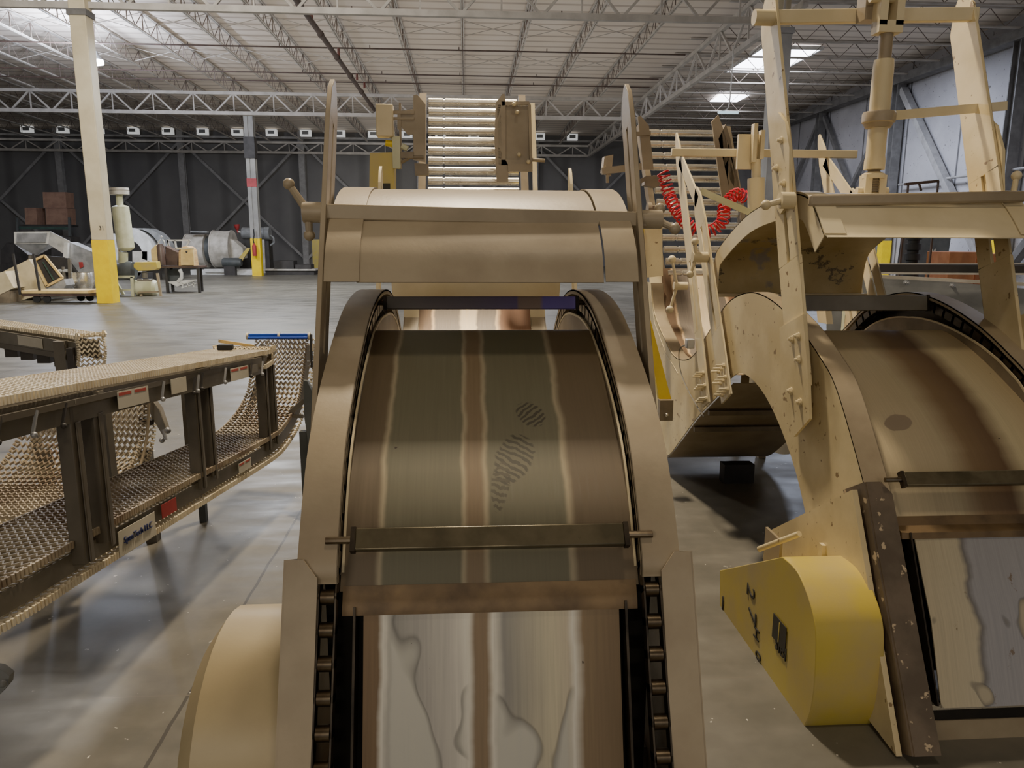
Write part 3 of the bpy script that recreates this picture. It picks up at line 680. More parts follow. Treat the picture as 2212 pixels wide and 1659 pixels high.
# belly drum guard at lower left of the centre machine
dg = MB()
prof = [(-.0, .0)]
cy, cz, Rr = 1.92, .18, .33
for i in range(15): a = math.radians(200-i*13); prof.append((cy+Rr*math.cos(a)*1.0, cz+Rr*1.35*math.sin(a)))
outl = [(cy-.40, -.08)]+[(cy+.36*math.cos(math.radians(180-q)), .22+.36*math.sin(math.radians(180-q))) for q in range(0, 181, 10)]+[(cy+.36, -.08)]
vs0 = [V((XC-.505, y, z)) for y, z in outl]; vs1 = [V((XC-.505-.215, y, z)) for y, z in outl]
vs2 = [V((XC-.505-.262, cy+(y-cy)*.86, .1+(z-.1)*.86)) for y, z in outl]
n = len(outl); dg.add(vs0+vs1+vs2, [(i, i+1, n+i+1, n+i) for i in range(n-1)]+[(n+i, n+i+1, 2*n+i+1, 2*n+i) for i in range(n-1)]+[tuple(range(2*n, 3*n))])
o = dg.build('drive_guard', M['tan'], m1); o['label'] = 'rounded pale tan drive guard'
# uprights, crossbar and hood of the centre machine
def uprights(root, xl, xr, base, topp, w, t, slot=(.12, .86), mat='beige', tip=.09, sw=.02):
    for x in (xl, xr-t):
        mb = MB(); slotted_plate(mb, base, topp, w, t, x, slot, sw, tip); mb.build('slotted_upright', M[mat], root, bevel=.002)
uprights(m1, XC-.50, XC+.50, (2.00, .93), (2.58, 2.15), .125, .016, slot=(.30, .88))
hood1 = crv([(2.235, 1.483), (2.28, 1.575), (2.38, 1.665), (2.55, 1.752), (2.761, 1.785), (2.95, 1.75), (3.1, 1.62), (3.18, 1.5)], 6)
hd = MB().sheet(hood1, XC-.38, XC+.36, .004).build('hood', M['beige'], m1)
for s, a, b in ((-1, -.475, -.372), (1, .365, .465)):
    MB().sheet(offset(hood1, .006), XC+a, XC+b, .004).build('hood_strap', M['beige'], hd)
MB().bar((XC-.49, 2.385, 1.692), (XC+.52, 2.385, 1.674), .02, .046).build('crossbar', M['beige'], m1, bevel=.004)
clamp_handle(m1, (XC-.50, 2.40, 1.69), (-1, 0, 0), [(-.055, 0, .085), (.0, 0, -.07)], .032, hl=.06)
clamp_handle(m1, (XC+.50, 2.40, 1.675), (1, 0, 0), [(.055, -.03, -.03), (.02, .03, .035)], .03, hl=.07)
# second hood and uprights on the far side of the same machine
for x in (XC-.50, XC+.486):
    mb = MB(); slotted_plate(mb, (3.55, 1.0), (3.98, 2.0), .09, .014, x, (.35, .9), .018, .07); mb.build('slotted_upright', M['cream'], m1)
hood2 = crv([(4.13, 1.262), (4.09, 1.36), (4.10, 1.46), (4.2, 1.56)], 5)
MB().sheet(hood2, XC-.46, XC+.46, .004).build('rear_hood', M['cream'], m1)

# ---- machine on the right
X2 = 1.467+.4625
top2 = [(2.50, .64), (2.529, .708), (2.69, .91), (2.828, 1.057), (2.961, 1.138), (3.2, 1.25), (3.5, 1.335), (3.787, 1.352), (4.1, 1.27), (4.4, 1.07), (4.65, .90), (4.847, .83), (5.1, .815), (5.322, .879), (5.721, 1.067), (5.845, 1.29)]
bot2 = [(2.34, -.06), (2.72, .0), (2.977, .445), (3.21, .693), (3.51, .871), (3.80, .922), (4.0, .85), (4.21, .70), (4.542, .5), (4.85, .28), (5.189, .058), (5.6, .0), (6.0, .1), (6.15, .5), (6.15, 1.0), (6.15, 1.29)]
bed2 = [(2.50, .60), (2.62, .78), (2.80, .93), (3.0, 1.04), (3.2, 1.13), (3.38, 1.185), (3.47, 1.185), (3.6, 1.13), (3.8, .98)]
low2 = [(2.195, .035), (2.207, .06), (2.30, .30), (2.45, .56)]
cov2 = ((2.10, -.07), (2.545, .73))
m2, cr2 = arch_conveyor(X2, top2, bot2, bed2, low2, cov2, 'cream arched slat conveyor on the right with raised hood and tall screw jack', dict(side='cream_flecked', flange='beige', edge='cream', bed='bed2_up', lowbed='bed2_low', ridge='ridge'), [(5.0, .7), (5.35, .8), (5.7, .98), (5.85, 1.2), (5.95, 1.4)], skirt_mat='worn_brown', cu=(.463, .372), low_chain=False, gdeep=.13)
arc_slat(m2, X2, 2.50, .755, (.62, .78), .68, .055, 'slat')
arc_slat(m2, X2-.01, 3.57, 1.312, (.2, .98), .74, .075, 'conv_grey', t=.025)
MB().bar((X2-.36, 2.21, .035), (X2+.36, 2.21, .035), .02, .02).build('bed_strip', M['chrome'], m2)
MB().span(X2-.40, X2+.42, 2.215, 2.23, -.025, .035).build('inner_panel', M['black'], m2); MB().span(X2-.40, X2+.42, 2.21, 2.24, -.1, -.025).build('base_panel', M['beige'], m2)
# inner wall of the arch (cream) under the chain on the far side
# skirt plate on the left side of the right machine
sk = [(2.555, .70), (3.242, .262), (3.30, .10), (3.1, -.02), (2.125, -.09)]
o = MB().prism([V((1.43, y, z)) for y, z in sk], (.02, 0, 0)).build('skirt_plate', M['cream_flecked'], m2)
# bottom pan under the far slope and dip
pan = crv([(3.95, .84), (4.21, .69), (4.542, .49), (4.85, .27), (5.189, .05), (5.5, -.0)], 5)
MB().sheet(pan, X2-.456, X2+.30, .004).build('bottom_pan', M['beige'], m2)
for yy in (4.35, 4.62): MB().bar((X2-.45, yy, lerp_at(pan, yy)-.03), (X2+.40, yy, lerp_at(pan, yy)-.03), .03, .03).build('pan_stiffener', M['beige_dark'], m2)
MB().box((1.95, 5.05, -.03), (.22, .1, .14)).build('floor_foot', M['dark'], m2)
# yellow chain guard with side lettering
gx0, gx1 = 1.20, 1.445
G = [onX(1555, 1232, gx0), onX(1690, 1203, gx0), onX(1725, 1240, gx0), onX(1757, 1330, gx0), onX(1762, 1420, gx0), onX(1752, 1530, gx0), onX(1728, 1580, gx0), onX(1700, 1580, gx0), onX(1555, 1345, gx0)]
def rounded(P, n=6):
    return P
Gp = crv([tuple(p) for p in G[1:8]], 5); Gp = [G[0]]+Gp+[G[8]]
cen = sum((V(p) for p in Gp), V((0, 0, 0)))/len(Gp)
yg = MB().prism(Gp, (gx1-gx0, 0, 0)).build('chain_guard', M['yellow_worn'], m2, bevel=.003); yg['label'] = 'teardrop yellow drive guard with black stencil marks'
for s_, (px, py), sz in (('2', (1621, 1278), .12), ('7', (1624, 1328), .12), ('H', (1633, 1368), .08), ('0', (1637, 1416), .08)):
    lettering(s_, sz, M['ink'], yg, onX(px, py, gx0-.002), (0, 0, -1), (0, -1, 0), 'stencil_mark')
lettering('I', .12, M['ink'], yg, onX(1561, 1308, gx0-.002), (0, -1, 0), (0, 0, 1), 'stencil_mark')
q = onX(1683, 1366, gx0-.003); MB().box(q, (.002, .12, .10)).build('emblem', M['ink'], yg)
MB().box(q+V((-.0015, .0, 0)), (.002, .006, .08)).build('emblem_stroke', M['yellow_worn'], yg)
lettering('SIBI', .07, M['ink'], yg, onX(1686, 1403, gx0-.002), (0, -1, 0), (0, 0, 1), 'emblem_lettering')
# bracket and pipe handle above the guard
t = m2
q = onX(1650, 1185, 1.30); MB().box(q+V((.05, .02, -.02)), (.012, .16, .16)).build('guard_bracket', M['beige'], t)
MB().tube(onX(1640, 1186, 1.25), onX(1727, 1153, 1.33), .012, 12).build('pipe_handle', M['cream_flecked'], t)
q = onX(1777, 1188, 1.425); MB().box(q, (.02, .03, .05)).build('lug', M['cream_flecked'], t)

# tall uprights, top bar, crossbar
XL, XRR = 1.425, 2.385
for x in (XL, XRR-.014):
    mb = MB(); P = slotted_plate(mb, (2.95, 1.02), (3.60, 2.80), .20, .014, x, (.30, .52), .03, .14); u = mb.build('slotted_upright', M['cream_flecked'], m2, bevel=.002)
    xo = x-.012 if x == XL else x+.014
    pb = P(0, 0); q = lambda s, l: V((xo, 0, 0))+V((0, 2.95, 1.02))+V((0, .939, -.343))*s+V((0, .343, .939))*l
    # lower foot plate and upper gusset
    MB().prism([q(-.02, .06), q(-.0, -.14), q(.16, -.2), q(.26, -.08), q(.22, .3), q(-.02, .3)], (.012, 0, 0)).build('foot_plate', M['cream_flecked'], u)
    MB().prism([q(.02, .82), q(.0, .95), q(-.02, 1.05), q(.0, 1.18), q(.06, 1.26), q(.16, 1.26), q(.18, .88), q(.12, .8)], (.014, 0, 0)).build('gusset', M['cream_flecked'], u)
    sgn = -1 if x == XL else 1; xb = xo if sgn < 0 else xo+.012
    for a, b in ((.04, .22), (.10, .22), (.05, .12), (.15, .0), (.07, -.06), (.05, 1.12), (.12, 1.02), (.06, .92)):
        mb = MB(); hexbolt(mb, q(a, b)+V((0 if sgn < 0 else .012, 0, 0)), (sgn, 0, 0)); mb.build('bolt', M['cream'], u)
MB().bar((XL-.05, 3.60, 2.625), (XRR+.02, 3.60, 2.66), .035, .06).build('top_bar', M['cream'], m2, bevel=.004)
MB().tube((XL-.09, 3.60, 2.625), (XL-.0, 3.60, 2.625), .035, 16).build('bar_end_cap', M['cream'], m2)
MB().bar((XL+.015, 3.12, 1.778), (XRR+.0, 3.12, 1.802), .03, .048).build('crossbar', M['beige'], m2, bevel=.01)
clamp_handle(m2, (XL+.0, 3.24, 1.785), (-1, 0, 0), [(-.075, -.0, -.02)], .036, 'cream', hl=.06, br=.022)
clamp_handle(m2, (XRR+.0, 3.24, 1.80), (1, 0, 0), [(.02, .02, .1), (.03, 0, -.1)], .034, 'cream', hl=.05, br=.022)
# raised hood
h2 = crv([(3.013, 1.634), (3.12, 1.745), (3.213, 1.80), (3.403, 1.815), (3.844, 1.755), (4.243, 1.60), (4.36, 1.50), (4.381, 1.31)], 7)
hd2 = MB().sheet(h2, X2-.4625, X2+.4625, .004).build('raised_hood', M['cream_dirty'], m2)
flap = [(p[0], p[1]) for p in h2 if p[0] < 3.5]
MB().sheet([(2.985, 1.628)]+offset(flap, .006), X2-.46, X2+.46, .004).build('hood_flap', M['cream'], hd2)
for s in (-1, 1):
    MB().sheet(offset(flap, .013), X2+s*.42-.045, X2+s*.42+.045, .004).build('hood_strap', M['cream'], hd2)
MB().band([p for p in h2], offset(h2, -.10), X2-.4625, .004).build('hood_side_rim', M['cream'], hd2)
MB().span(X2-.456, X2+.456, 4.30, 4.40, 1.29, 1.31).build('hood_lip', M['cream'], hd2)
# screw jack between the top bar and the hood
jx, jy = X2-.03, 3.53
jy2 = jy-.065
jk = MB().lathe((jx, jy2, 2.42), (0, 0, -1), [(0, 0), (0, .042), (.03, .045), (.26, .045), (.26, .042), (.42, .042), (.44, .046), (.48, .046), (.48, 0)], 20).build('screw_jack', M['cream'], m2)
jk['label'] = 'vertical ratchet screw jack'
MB().span(jx-.09, jx+.09, jy-.03, jy+.05, 2.60, 2.95).build('mounting_plate', M['beige'], jk)
mb = MB(); mb.span(jx-.055, jx-.02, jy-.10, jy-.03, 2.56, 2.80); mb.span(jx+.02, jx+.055, jy-.10, jy-.03, 2.56, 2.80); mb.span(jx-.055, jx+.055, jy-.10, jy-.03, 2.53, 2.58); mb.tube((jx-.09, jy-.065, 2.68), (jx+.07, jy-.065, 2.68), .02, 14)
mb.build('top_clevis', M['cream'], jk)
jy2 = jy-.065
MB().tube((jx, jy2, 2.54), (jx+.0, jy2, 2.40), .03, 16).build('upper_rod', M['beige'], jk)
MB().lathe((jx, jy2, 2.195), (0, 0, -1), [(0, .02), (0, .068), (.008, .072), (.045, .072), (.05, .064), (.07, .055), (.07, .02)], 24).build('ratchet_ring', M['beige'], jk)
MB().bar((jx+.05, jy2, 2.18), (jx+.62, jy2+.02, 2.235), .012, .04).build('ratchet_handle', M['cream'], jk)
mb = MB(); z = 1.945
for i in range(9): mb.lathe((jx, jy2, z-.0), (0, 0, -1), [(0, .026), (.006, .031), (.012, .026)], 14); z -= .012
mb.build('threaded_rod', M['beige_dark'], jk)
mb = MB(); mb.span(jx-.05, jx-.018, jy2-.03, jy2+.03, 1.80, 1.915); mb.span(jx+.018, jx+.05, jy2-.03, jy2+.03, 1.80, 1.915); mb.lathe((jx, jy2, 1.93), (0, 0, -1), [(0, .03), (.01, .05), (.03, .052), (.03, 0)], 16); mb.tube((jx-.075, jy2, 1.845), (jx+.075, jy2, 1.845), .016, 12)
mb.build('bottom_clevis', M['cream'], jk)
MB().span(jx-.12, jx+.12, jy2-.05, jy2+.06, 1.80, 1.815).build('base_plate', M['beige'], m2)
# middle pair of uprights (rear hood of the right machine)
for lst, w in (([(3.85, .80), (4.60, 1.98)], .16), ):
    for x in (1.425, 2.42):
        mb = MB(); slotted_plate(mb, *lst, w, .012, x, (.3, .8), .025, .14); u = mb.build('slotted_upright', M['cream'], m2, bevel=.002)
        for k in range(9):
            mb = MB(); a, b = divmod(k, 3); d_ = V((0, .536, .844)); n_ = V((0, .844, -.536))
            p = V((x-(0 if x < 2 else -.012), 3.85, .80))+d_*(.04+.07*a)+n_*(.03+.045*b); mb.tube(p, p+V((-.05 if x < 2 else .05, 0, 0)), .007, 8); mb.tube(p, p+V((-.012 if x < 2 else .012, 0, 0)), .013, 6)
            mb.build('stud', M['cream'], u)
for x in (1.425, 2.42):
    mb = MB(); slotted_plate(mb, (4.20, .68), (5.12, 2.36), .12, .012, x, (.25, .5), .025, .2); u = mb.build('slotted_upright', M['cream'], m2, bevel=.002)
    for k in range(9):
        mb = MB(); a, b = divmod(k, 3); d_ = V((0, .48, .877)); n_ = V((0, .877, -.48))
        p = V((x-(0 if x < 2 else -.012), 4.2, .68))+d_*(.03+.08*a)+n_*(.025+.035*b); mb.tube(p, p+V((-.05 if x < 2 else .05, 0, 0)), .007, 8); mb.tube(p, p+V((-.012 if x < 2 else .012, 0, 0)), .013, 6)
        mb.build('stud', M['cream'], u)
    MB().bar((x+.006, 5.05, 2.15), (x+.006, 4.62, 1.85), .012, .08).build('stay_strut', M['cream'], m2)
MB().bar((1.36, 5.02, 2.19), (2.62, 5.02, 2.19), .035, .05).build('rear_crossbar', M['cream'], m2, bevel=.004)
clamp_handle(m2, (1.42, 4.35, 1.52), (-1, 0, 0), [(-.03, .0, -.10), (-.01, 0, .09)], .03, 'cream', hl=.09, br=.022)
clamp_handle(m2, (1.42, 4.72, 1.33), (-1, 0, 0), [(-.04, .0, -.15), (-.04, 0, .17)], .025, 'cream', hl=.09, br=.025)
mb = MB(); mb.span(1.78, 1.93, 4.94, 4.965, 2.08, 2.30); mb.span(1.86, 1.885, 4.89, 4.94, 2.12, 2.36); mb.span(1.91, 1.935, 4.89, 4.94, 2.14, 2.32); cpm = mb
jk2 = MB().lathe((1.90, 4.93, 2.14), (.05, -.05, -1), [(0, 0), (0, .03), (.12, .03), (.12, .055), (.42, .055), (.42, 0)], 18).build('screw_jack', M['cream'], m2)
cpm.build('clamp_plate', M['cream'], jk2)
MB().bar((1.5, 4.8, 1.93), (1.92, 4.7, 1.74), .02, .04).build('lever', M['sage'], jk2)
# limit switch with cable on the right machine
sw = onX(1490, 742, 1.40)
t = MB().box(sw, (.05, .05, .06)).build('limit_switch', M['silver'], m2, bevel=.006)
MB().path(crv([tuple(sw), tuple(onX(1468, 755, 1.38)), tuple(onX(1470, 800, 1.38)), tuple(onX(1490, 850, 1.38)), tuple(onX(1520, 900, 1.40))], 6), .004, 6).build('cable', M['conv_grey'], t)

# ---- roller towers standing at the back of both machines
def roller_tower(xc, lean_x, y0, z0, y1, z1, W, n, label, plates=True, mirror=False):
    t = thing('roller_tower', (xc, y0, GZ), label, 'conveyor')
    A, B = V((xc, y0, z0)), V((xc+lean_x, y1, z1)); base = None
    for i in range(n):
        p = A.lerp(B, i/(n-1)); r = .028
        if base is None:
            base = MB().lathe((p.x-W/2, p.y, p.z), (1, 0, 0), [(0, 0), (0, .012), (.002, r), (W*.16, r), (W*.165, r*.8), (W*.185, r*.8), (W*.19, r), (W-.002, r), (W, .012), (W, 0)], 20).build('roller', M['chrome'], t); p0 = p
        else:
            c = base.copy(); C.objects.link(c); c.location = p-p0
    d = (B-A).normalized()
    for s in (-1, 1):
        o = V((s*(W/2+.04), .03, 0))
        MB().bar(V((A.x, A.y, GZ+.02))+o, A-d*.1+o, .07, .012, up=(0, 1, 0)).build('frame_leg', M['beige_dark'], t)
        MB().bar(A-d*.1+o, B+d*.06+o, .05, .05).build('side_rail', M['beige_dark'], t)
    return t, A, B
t1, A, B = roller_tower(XC+.0, 0, 5.12, 1.80, 5.52, 2.57, .62, 12, 'tower of shiny horizontal rollers behind the centre machine')
yy = 5.38
PY = lambda px, py, Y=5.06: tuple(onY(px, py, Y))
MB().prism([PY(893, 205), PY(901, 204), PY(919, 225), PY(919, 350), PY(893, 345)], (0, .02, 0)).build('side_plate', M['beige'], t1)
MB().prism([PY(1071, 222), PY(1085, 203), PY(1090, 203), PY(1092, 218), PY(1092, 345), PY(1098, 357), PY(1098, 393), PY(1073, 393), PY(1068, 300)], (0, .02, 0)).build('side_plate', M['beige'], t1)
gp = MB(); gp.prism([PY(1083, 219), PY(1143, 219), PY(1145, 226), PY(1084, 228)], (0, .03, 0)); gp.prism([PY(1083, 345), PY(1150, 345), PY(1150, 357), PY(1083, 357)], (0, .03, 0)); gp.prism([PY(1074, 226), PY(1082, 226), PY(1085, 357), PY(1077, 357)], (0, .03, 0)); gp.prism([PY(1141, 226), PY(1147, 226), PY(1150, 345), PY(1144, 345)], (0, .03, 0))
gp.prism([V(p)+V((0, .025, 0)) for p in (PY(1080, 228), PY(1143, 228), PY(1146, 346), PY(1083, 346))], (0, .005, 0)); gp.build('guide_box', M['beige'], t1)
for px, py in ((1110, 226), (1117, 243), (1121, 334), (1141, 350)):
    p = V(PY(px, py)); MB().ball(p+V((0, -.015, 0)), .014, 12).build('knob', M['cream'], t1)
MB().tube(PY(1150, 345), PY(1177, 347), .012, 10).build('stub_handle', M['beige'], t1)
MB().bar(PY(1150, 225, 5.45), PY(1157, 440, 5.2), .03, .03).build('rear_post', M['cream'], t1)
mb = MB(); mb.box(V(PY(832, 262)), (.11, .10, .20)); mb.build('junction_box', M['cream'], t1, bevel=.008)
mb = MB(); mb.bar(PY(842, 243), PY(895, 243), .03, .02); mb.bar(PY(842, 256), PY(895, 256), .03, .015); mb.bar(PY(862, 243), PY(862, 280), .02, .02); mb.prism([PY(862, 240), PY(893, 236), PY(893, 290), PY(880, 290), PY(864, 270)], (0, .03, 0)); mb.bar(PY(864, 222), PY(866, 365), .015, .015); mb.build('side_bracket', M['beige'], t1)
mb = MB(); mb.tube(PY(832, 280), PY(862, 318), .01, 8); mb.tube(PY(836, 275), PY(868, 322), .008, 8); mb.box(PY(857, 330), (.05, .05, .2)); mb.tube(PY(868, 315), PY(880, 322), .02, 10); mb.build('valve_fittings', M['sage'], t1)
MB().tube(PY(833, 309), PY(853, 312), .02, 12).build('hand_grip', M['yellow'], t1)
mb = MB(); mb.bar(PY(860, 335), PY(893, 335), .03, .04); mb.path([PY(850, 352), PY(868, 350), PY(885, 340), PY(915, 340)], .012, 8); mb.prism([PY(895, 352), PY(925, 354), PY(926, 378), PY(897, 378)], (0, .06, 0)); mb.build('lower_bracket', M['beige_dark'], t1)
MB().bar(PY(1097, 362), PY(1150, 362), .03, .05).build('lower_shelf', M['beige'], t1)
MB().prism([PY(799, 330), PY(851, 329), PY(851, 445), PY(797, 447)], (0, .16, 0)).build('guard_panel', M['yellow_worn'], t1)['label'] = 'flat worn yellow guard panel'; g = t1; MB().prism([V(p)+V((0, -.003, 0)) for p in (PY(822, 396), PY(843, 396), PY(843, 413), PY(822, 413))], (0, .002, 0)).build('decal', M['ink'], g)
for (a, b, lab) in (((857, 419), (902, 440), 'small worn yellow box peeking over the left of the centre hood'), ((1118, 420), (1162, 445), 'small worn yellow box peeking over the right of the centre hood')):
    q = thing('yellow_box', PY(*a), lab, 'box'); MB().prism([PY(a[0], a[1], 5.0), PY(b[0], a[1], 5.0), PY(b[0]+2, b[1], 5.0), PY(a[0]-2, b[1], 5.0)], (0, .12, 0)).build('body', M['yellow_worn'], q, bevel=.008)
    MB().prism([PY((a[0]+b[0])/2-2, a[1]+5, 4.995), PY(b[0]-10, a[1]+5, 4.995), PY(b[0]-10, b[1]-5, 4.995), PY((a[0]+b[0])/2-2, b[1]-5, 4.995)], (0, .004, 0)).build('window', M['ink'], q)

t2, A, B = roller_tower(X2+.02, -.12, 5.95, 1.36, 6.35, 2.50, .66, 13, 'tower of dull steel rollers behind the right-hand machine')
QY = lambda px, py, Y=5.86: tuple(onY(px, py, Y))
MB().prism([QY(1378, 252), QY(1384, 250), QY(1402, 272), QY(1412, 366), QY(1390, 366)], (0, .02, 0)).build('side_plate', M['beige'], t2)
MB().prism([QY(1538, 262), QY(1552, 248), QY(1580, 330), QY(1596, 420), QY(1560, 430), QY(1548, 340)], (0, .02, 0)).build('side_plate', M['beige'], t2)
mb = MB(); mb.prism([QY(1552, 300), QY(1568, 268), QY(1578, 300), QY(1600, 415), QY(1578, 418)], (0, .12, 0)); mb.build('rear_plate', M['beige_dark'], t2)
mb = MB(); mb.bar(QY(1300, 370), QY(1385, 360), .04, .05); mb.prism([QY(1306, 338), QY(1325, 334), QY(1320, 380), QY(1302, 372)], (0, .1, 0)); mb.bar(QY(1310, 340), QY(1312, 395), .02, .02); mb.build('side_bracket', M['beige'], t2); MB().bar(QY(1366, 290), QY(1405, 288), .03, .03).build('support_bar', M['beige'], t2)
mb = MB(); mb.prism([QY(1395, 380), QY(1428, 378), QY(1432, 398), QY(1418, 405), QY(1392, 400)], (0, .1, 0)); mb.bar(QY(1362, 405), QY(1395, 385), .03, .03); mb.build('lower_bracket', M['beige_dark'], t2)
mb = MB(); mb.lathe(QY(1398, 452, 5.7), (1, 0, 0), [(0, 0), (0, .05), (.03, .05), (.03, .03), (.08, .03), (.08, 0)], 12); mb.box(QY(1412, 462, 5.7), (.07, .06, .12)); mb.build('chain_tensioner', M['beige_dark'], t2)
g = t2
MB().prism([at(1391, 480, 5.3), at(1430, 470, 5.3), at(1432, 596, 5.3), at(1392, 600, 5.3)], (0, .12, 0)).build('guard_cover', M['cream_flecked'], g)
MB().prism([at(1381, 488, 5.32), at(1391, 480, 5.29), at(1392, 600, 5.29), at(1385, 612, 5.32)], (0, .08, 0)).build('yellow_edge', M['bright_yellow'], g)
g = t2
MB().prism([at(1392, 680, 5.0), at(1405, 690, 5.0), at(1450, 862, 5.0), at(1424, 862, 5.0)], (0, .05, 0)).build('edge_guard', M['yellow'], g)
MB().box(at(1437, 885, 5.0), (.09, .06, .14)).build('bracket_box', M['beige_dark'], g)
MB().ball(at(1440, 896, 4.95), .012, 10).build('bolt_head', M['chrome'], g)
# red coiled air hose
def coil(path, r, wire, turns):
    P = resample([tuple(p) for p in crv(path, 12)], .004); n = len(P); out = []
    px = None
    for i, p in enumerate(P):
        d = (P[min(i+1, n-1)]-P[max(i-1, 0)]).normalized(); x = d.cross(V((0, 1, 0))).normalized(); y = d.cross(x); a = 2*PI*turns*i/n
        out.append(p+(x*math.cos(a)+y*math.sin(a))*r)
    return MB().path(out, wire, 6)
cp = [tuple(at(*q)) for q in ((1432, 372, 5.3), (1445, 420, 5.3), (1462, 455, 5.25), (1492, 490, 5.2), (1528, 500, 5.2), (1560, 480, 5.2), (1566, 445, 5.25), (1590, 420, 5.3), (1612, 428, 5.35))]
solo(coil(cp, .042, .007, 34), 'coiled_air_hose', M['red'], cp[0], 'red coiled air hose draped in front of the dull steel rollers', 'hose')
# ------------------------------------------------------------------ plastic-link conveyors on the left
def hdirs(P):
    out = []; last = V((0, 1, 0))
    for i in range(len(P)):
        d = P[min(i+1, len(P)-1)]-P[max(i-1, 0)]; h = V((d.x, d.y, 0))
        if h.length > .35*d.length: last = h.normalized() if h.dot(last) >= 0 or i == 0 else -h.normalized()
        out.append((d.normalized(), V((-last.y, last.x, 0))))     # tangent, leftwards width direction
    return out
def belt(root, edge, W, mat, name='belt', lift=0, per=.031, pitch_=.034, amp=.0105, teeth=True, thick=.013):
    P = resample([tuple(p) for p in crv(edge, 10)], pitch_); D = hdirs(P); mb = MB(); n = int(W/per*2)
    for p, (t, wdir) in zip(P, D):
        nm = wdir.cross(t) if wdir.cross(t).z >= 0 or abs(wdir.cross(t).z) < .5 else -wdir.cross(t)
        nm = t.cross(wdir).normalized(); o = p+nm*lift
        vs = []; fs = []
        for k in range(n+1):
            q = o+wdir*(W*k/n)+t*(amp if k % 2 else -amp)
            for a, b in ((-1, 0), (1, 0), (1, -1), (-1, -1)): vs.append(q+t*(.0042*a)+nm*(thick*b))
            if k: 
                j = 4*k; i = j-4
                fs += [(i+1, i, j, j+1), (i+2, i+1, j+1, j+2), (i+3, i+2, j+2, j+3), (i, i+3, j+3, j)]
        mb.add(vs, fs)
    o = mb.build(name, mat, root)
    if teeth:
        P = resample([tuple(p) for p in crv(edge, 10)], .017); D = hdirs(P)
        for u in (0, W):
            tb = MB()
            for p, (t, wdir) in zip(P, D):
                nm = t.cross(wdir).normalized()
                c = p+nm*(lift-.010)+wdir*u; tb.bar(c-nm*.013, c+nm*.012, .010, .009, up=t)
            e_ = tb.build('edge_links', mat, o); e_['kind'] = 'stuff'
    return o
def rail(root, edge, W, dz, h, name='side_rail', mat='conv_grey'):
    for u in (.012, W-.012):
        P = resample([tuple(p) for p in crv(edge, 8)], .06); D = hdirs(P); mb = MB(); m = []
        vs = []; fs = []
        for p, (t, wd) in zip(P, D):
            nm = t.cross(wd).normalized(); c = p+wd*u
            vs += [c+nm*dz, c+nm*(dz-h), c+nm*(dz-h)+wd*.01*(1 if u < .1 else -1), c+nm*dz+wd*.01*(1 if u < .1 else -1)]
        for i in range(len(P)-1):
            a = 4*i; b = a+4; fs += [(a+k, a+(k+1) % 4, b+(k+1) % 4, b+k) for k in range(4)]
        mb.add(vs, fs+[(0, 1, 2, 3), (4*len(P)-1, 4*len(P)-2, 4*len(P)-3, 4*len(P)-4)]); mb.build(name, M[mat], root)
W = .345
cv = thing('link_belt_conveyor', (-1.4, 3.2, GZ), 'two-level grey conveyor with cream plastic link belts, left foreground, blue rollers at its end', 'conveyor')
topA = [(-1.352, 1.3, 1.225), (-1.33, 2.1, 1.165), (-1.24, 3.3, 1.065), (-1.152, 4.4, .975)]
def wrap(end, R, back):                         # belt turning over the end pulley
    return [(end[0]+.003*math.sin(a), end[1]+R*math.sin(a), end[2]-R+R*math.cos(a)) for a in [math.radians(q) for q in (20, 55, 90, 125, 160)]]+[(end[0], end[1]-back, end[2]-2*R)]
belt(cv, topA+wrap(topA[-1], .045, .15), W, M['plastic'], 'top_belt', per=.026, pitch_=.0215, amp=.007)
rail(cv, topA, W, -.035, .095)
mbp = MB().bar(V(topA[0])+V((-.17, 0, -.055)), V(topA[-1])+V((-.17, 0, -.055)), .3, .02).build('wear_bed', M['post'], cv)
lowA = [(-2.3, 1.30, .60), (-1.85, 1.52, .60), (-1.58, 1.78, .60), (-1.41, 2.12, .598), (-1.335, 2.6, .585), (-1.255, 3.5, .52), (-1.17, 4.3, .47), (-1.14, 4.55, .482), (-1.11, 4.78, .56), (-1.09, 4.88, .70), (-1.075, 4.94, .85), (-1.062, 4.97, .975)]
belt(cv, lowA, W+.02, M['plastic_dirty'], 'lower_belt')
rail(cv, lowA, W+.02, -.045, .07, 'lower_side_rail')
belt(cv, lowA, W+.02, M['plastic'], 'return_belt', lift=-.135)
# blue end rollers
e = V(lowA[-1]); br = MB(); 
rb = thing  # noqa
o = MB()
for k, (dy, dz) in enumerate(((0, .018), (.022, .004), (-.02, .0))): o.tube(e+V((-.375, dy, dz)), e+V((.01, dy, dz)), .009, 12)
o.build('blue_rollers', M['blue'], cv)
for dx in (-.39, -.185, .012): MB().lathe(e+V((dx, 0, .01)), (1, 0, 0), [(0, 0), (0, .022), (.014, .022), (.014, 0)], 14).build('roller_collar', M['plastic'], cv)
MB().bar(e+V((.03, 0, .02)), e+V((.03, -.02, -.20)), .012, .03).build('end_bracket', M['dark'], cv)
MB().tube(e+V((.035, 0, -.04)), e+V((.03, -.01, -.09)), .014, 10).build('end_handle', M['plastic'], cv)
mb = MB()
for z in (-.16, -.19): mb.tube(e+V((.0, -.01, z)), e+V((.08, -.01, z)), .006, 8)
mb.build('guide_rods', M['silver'], cv)
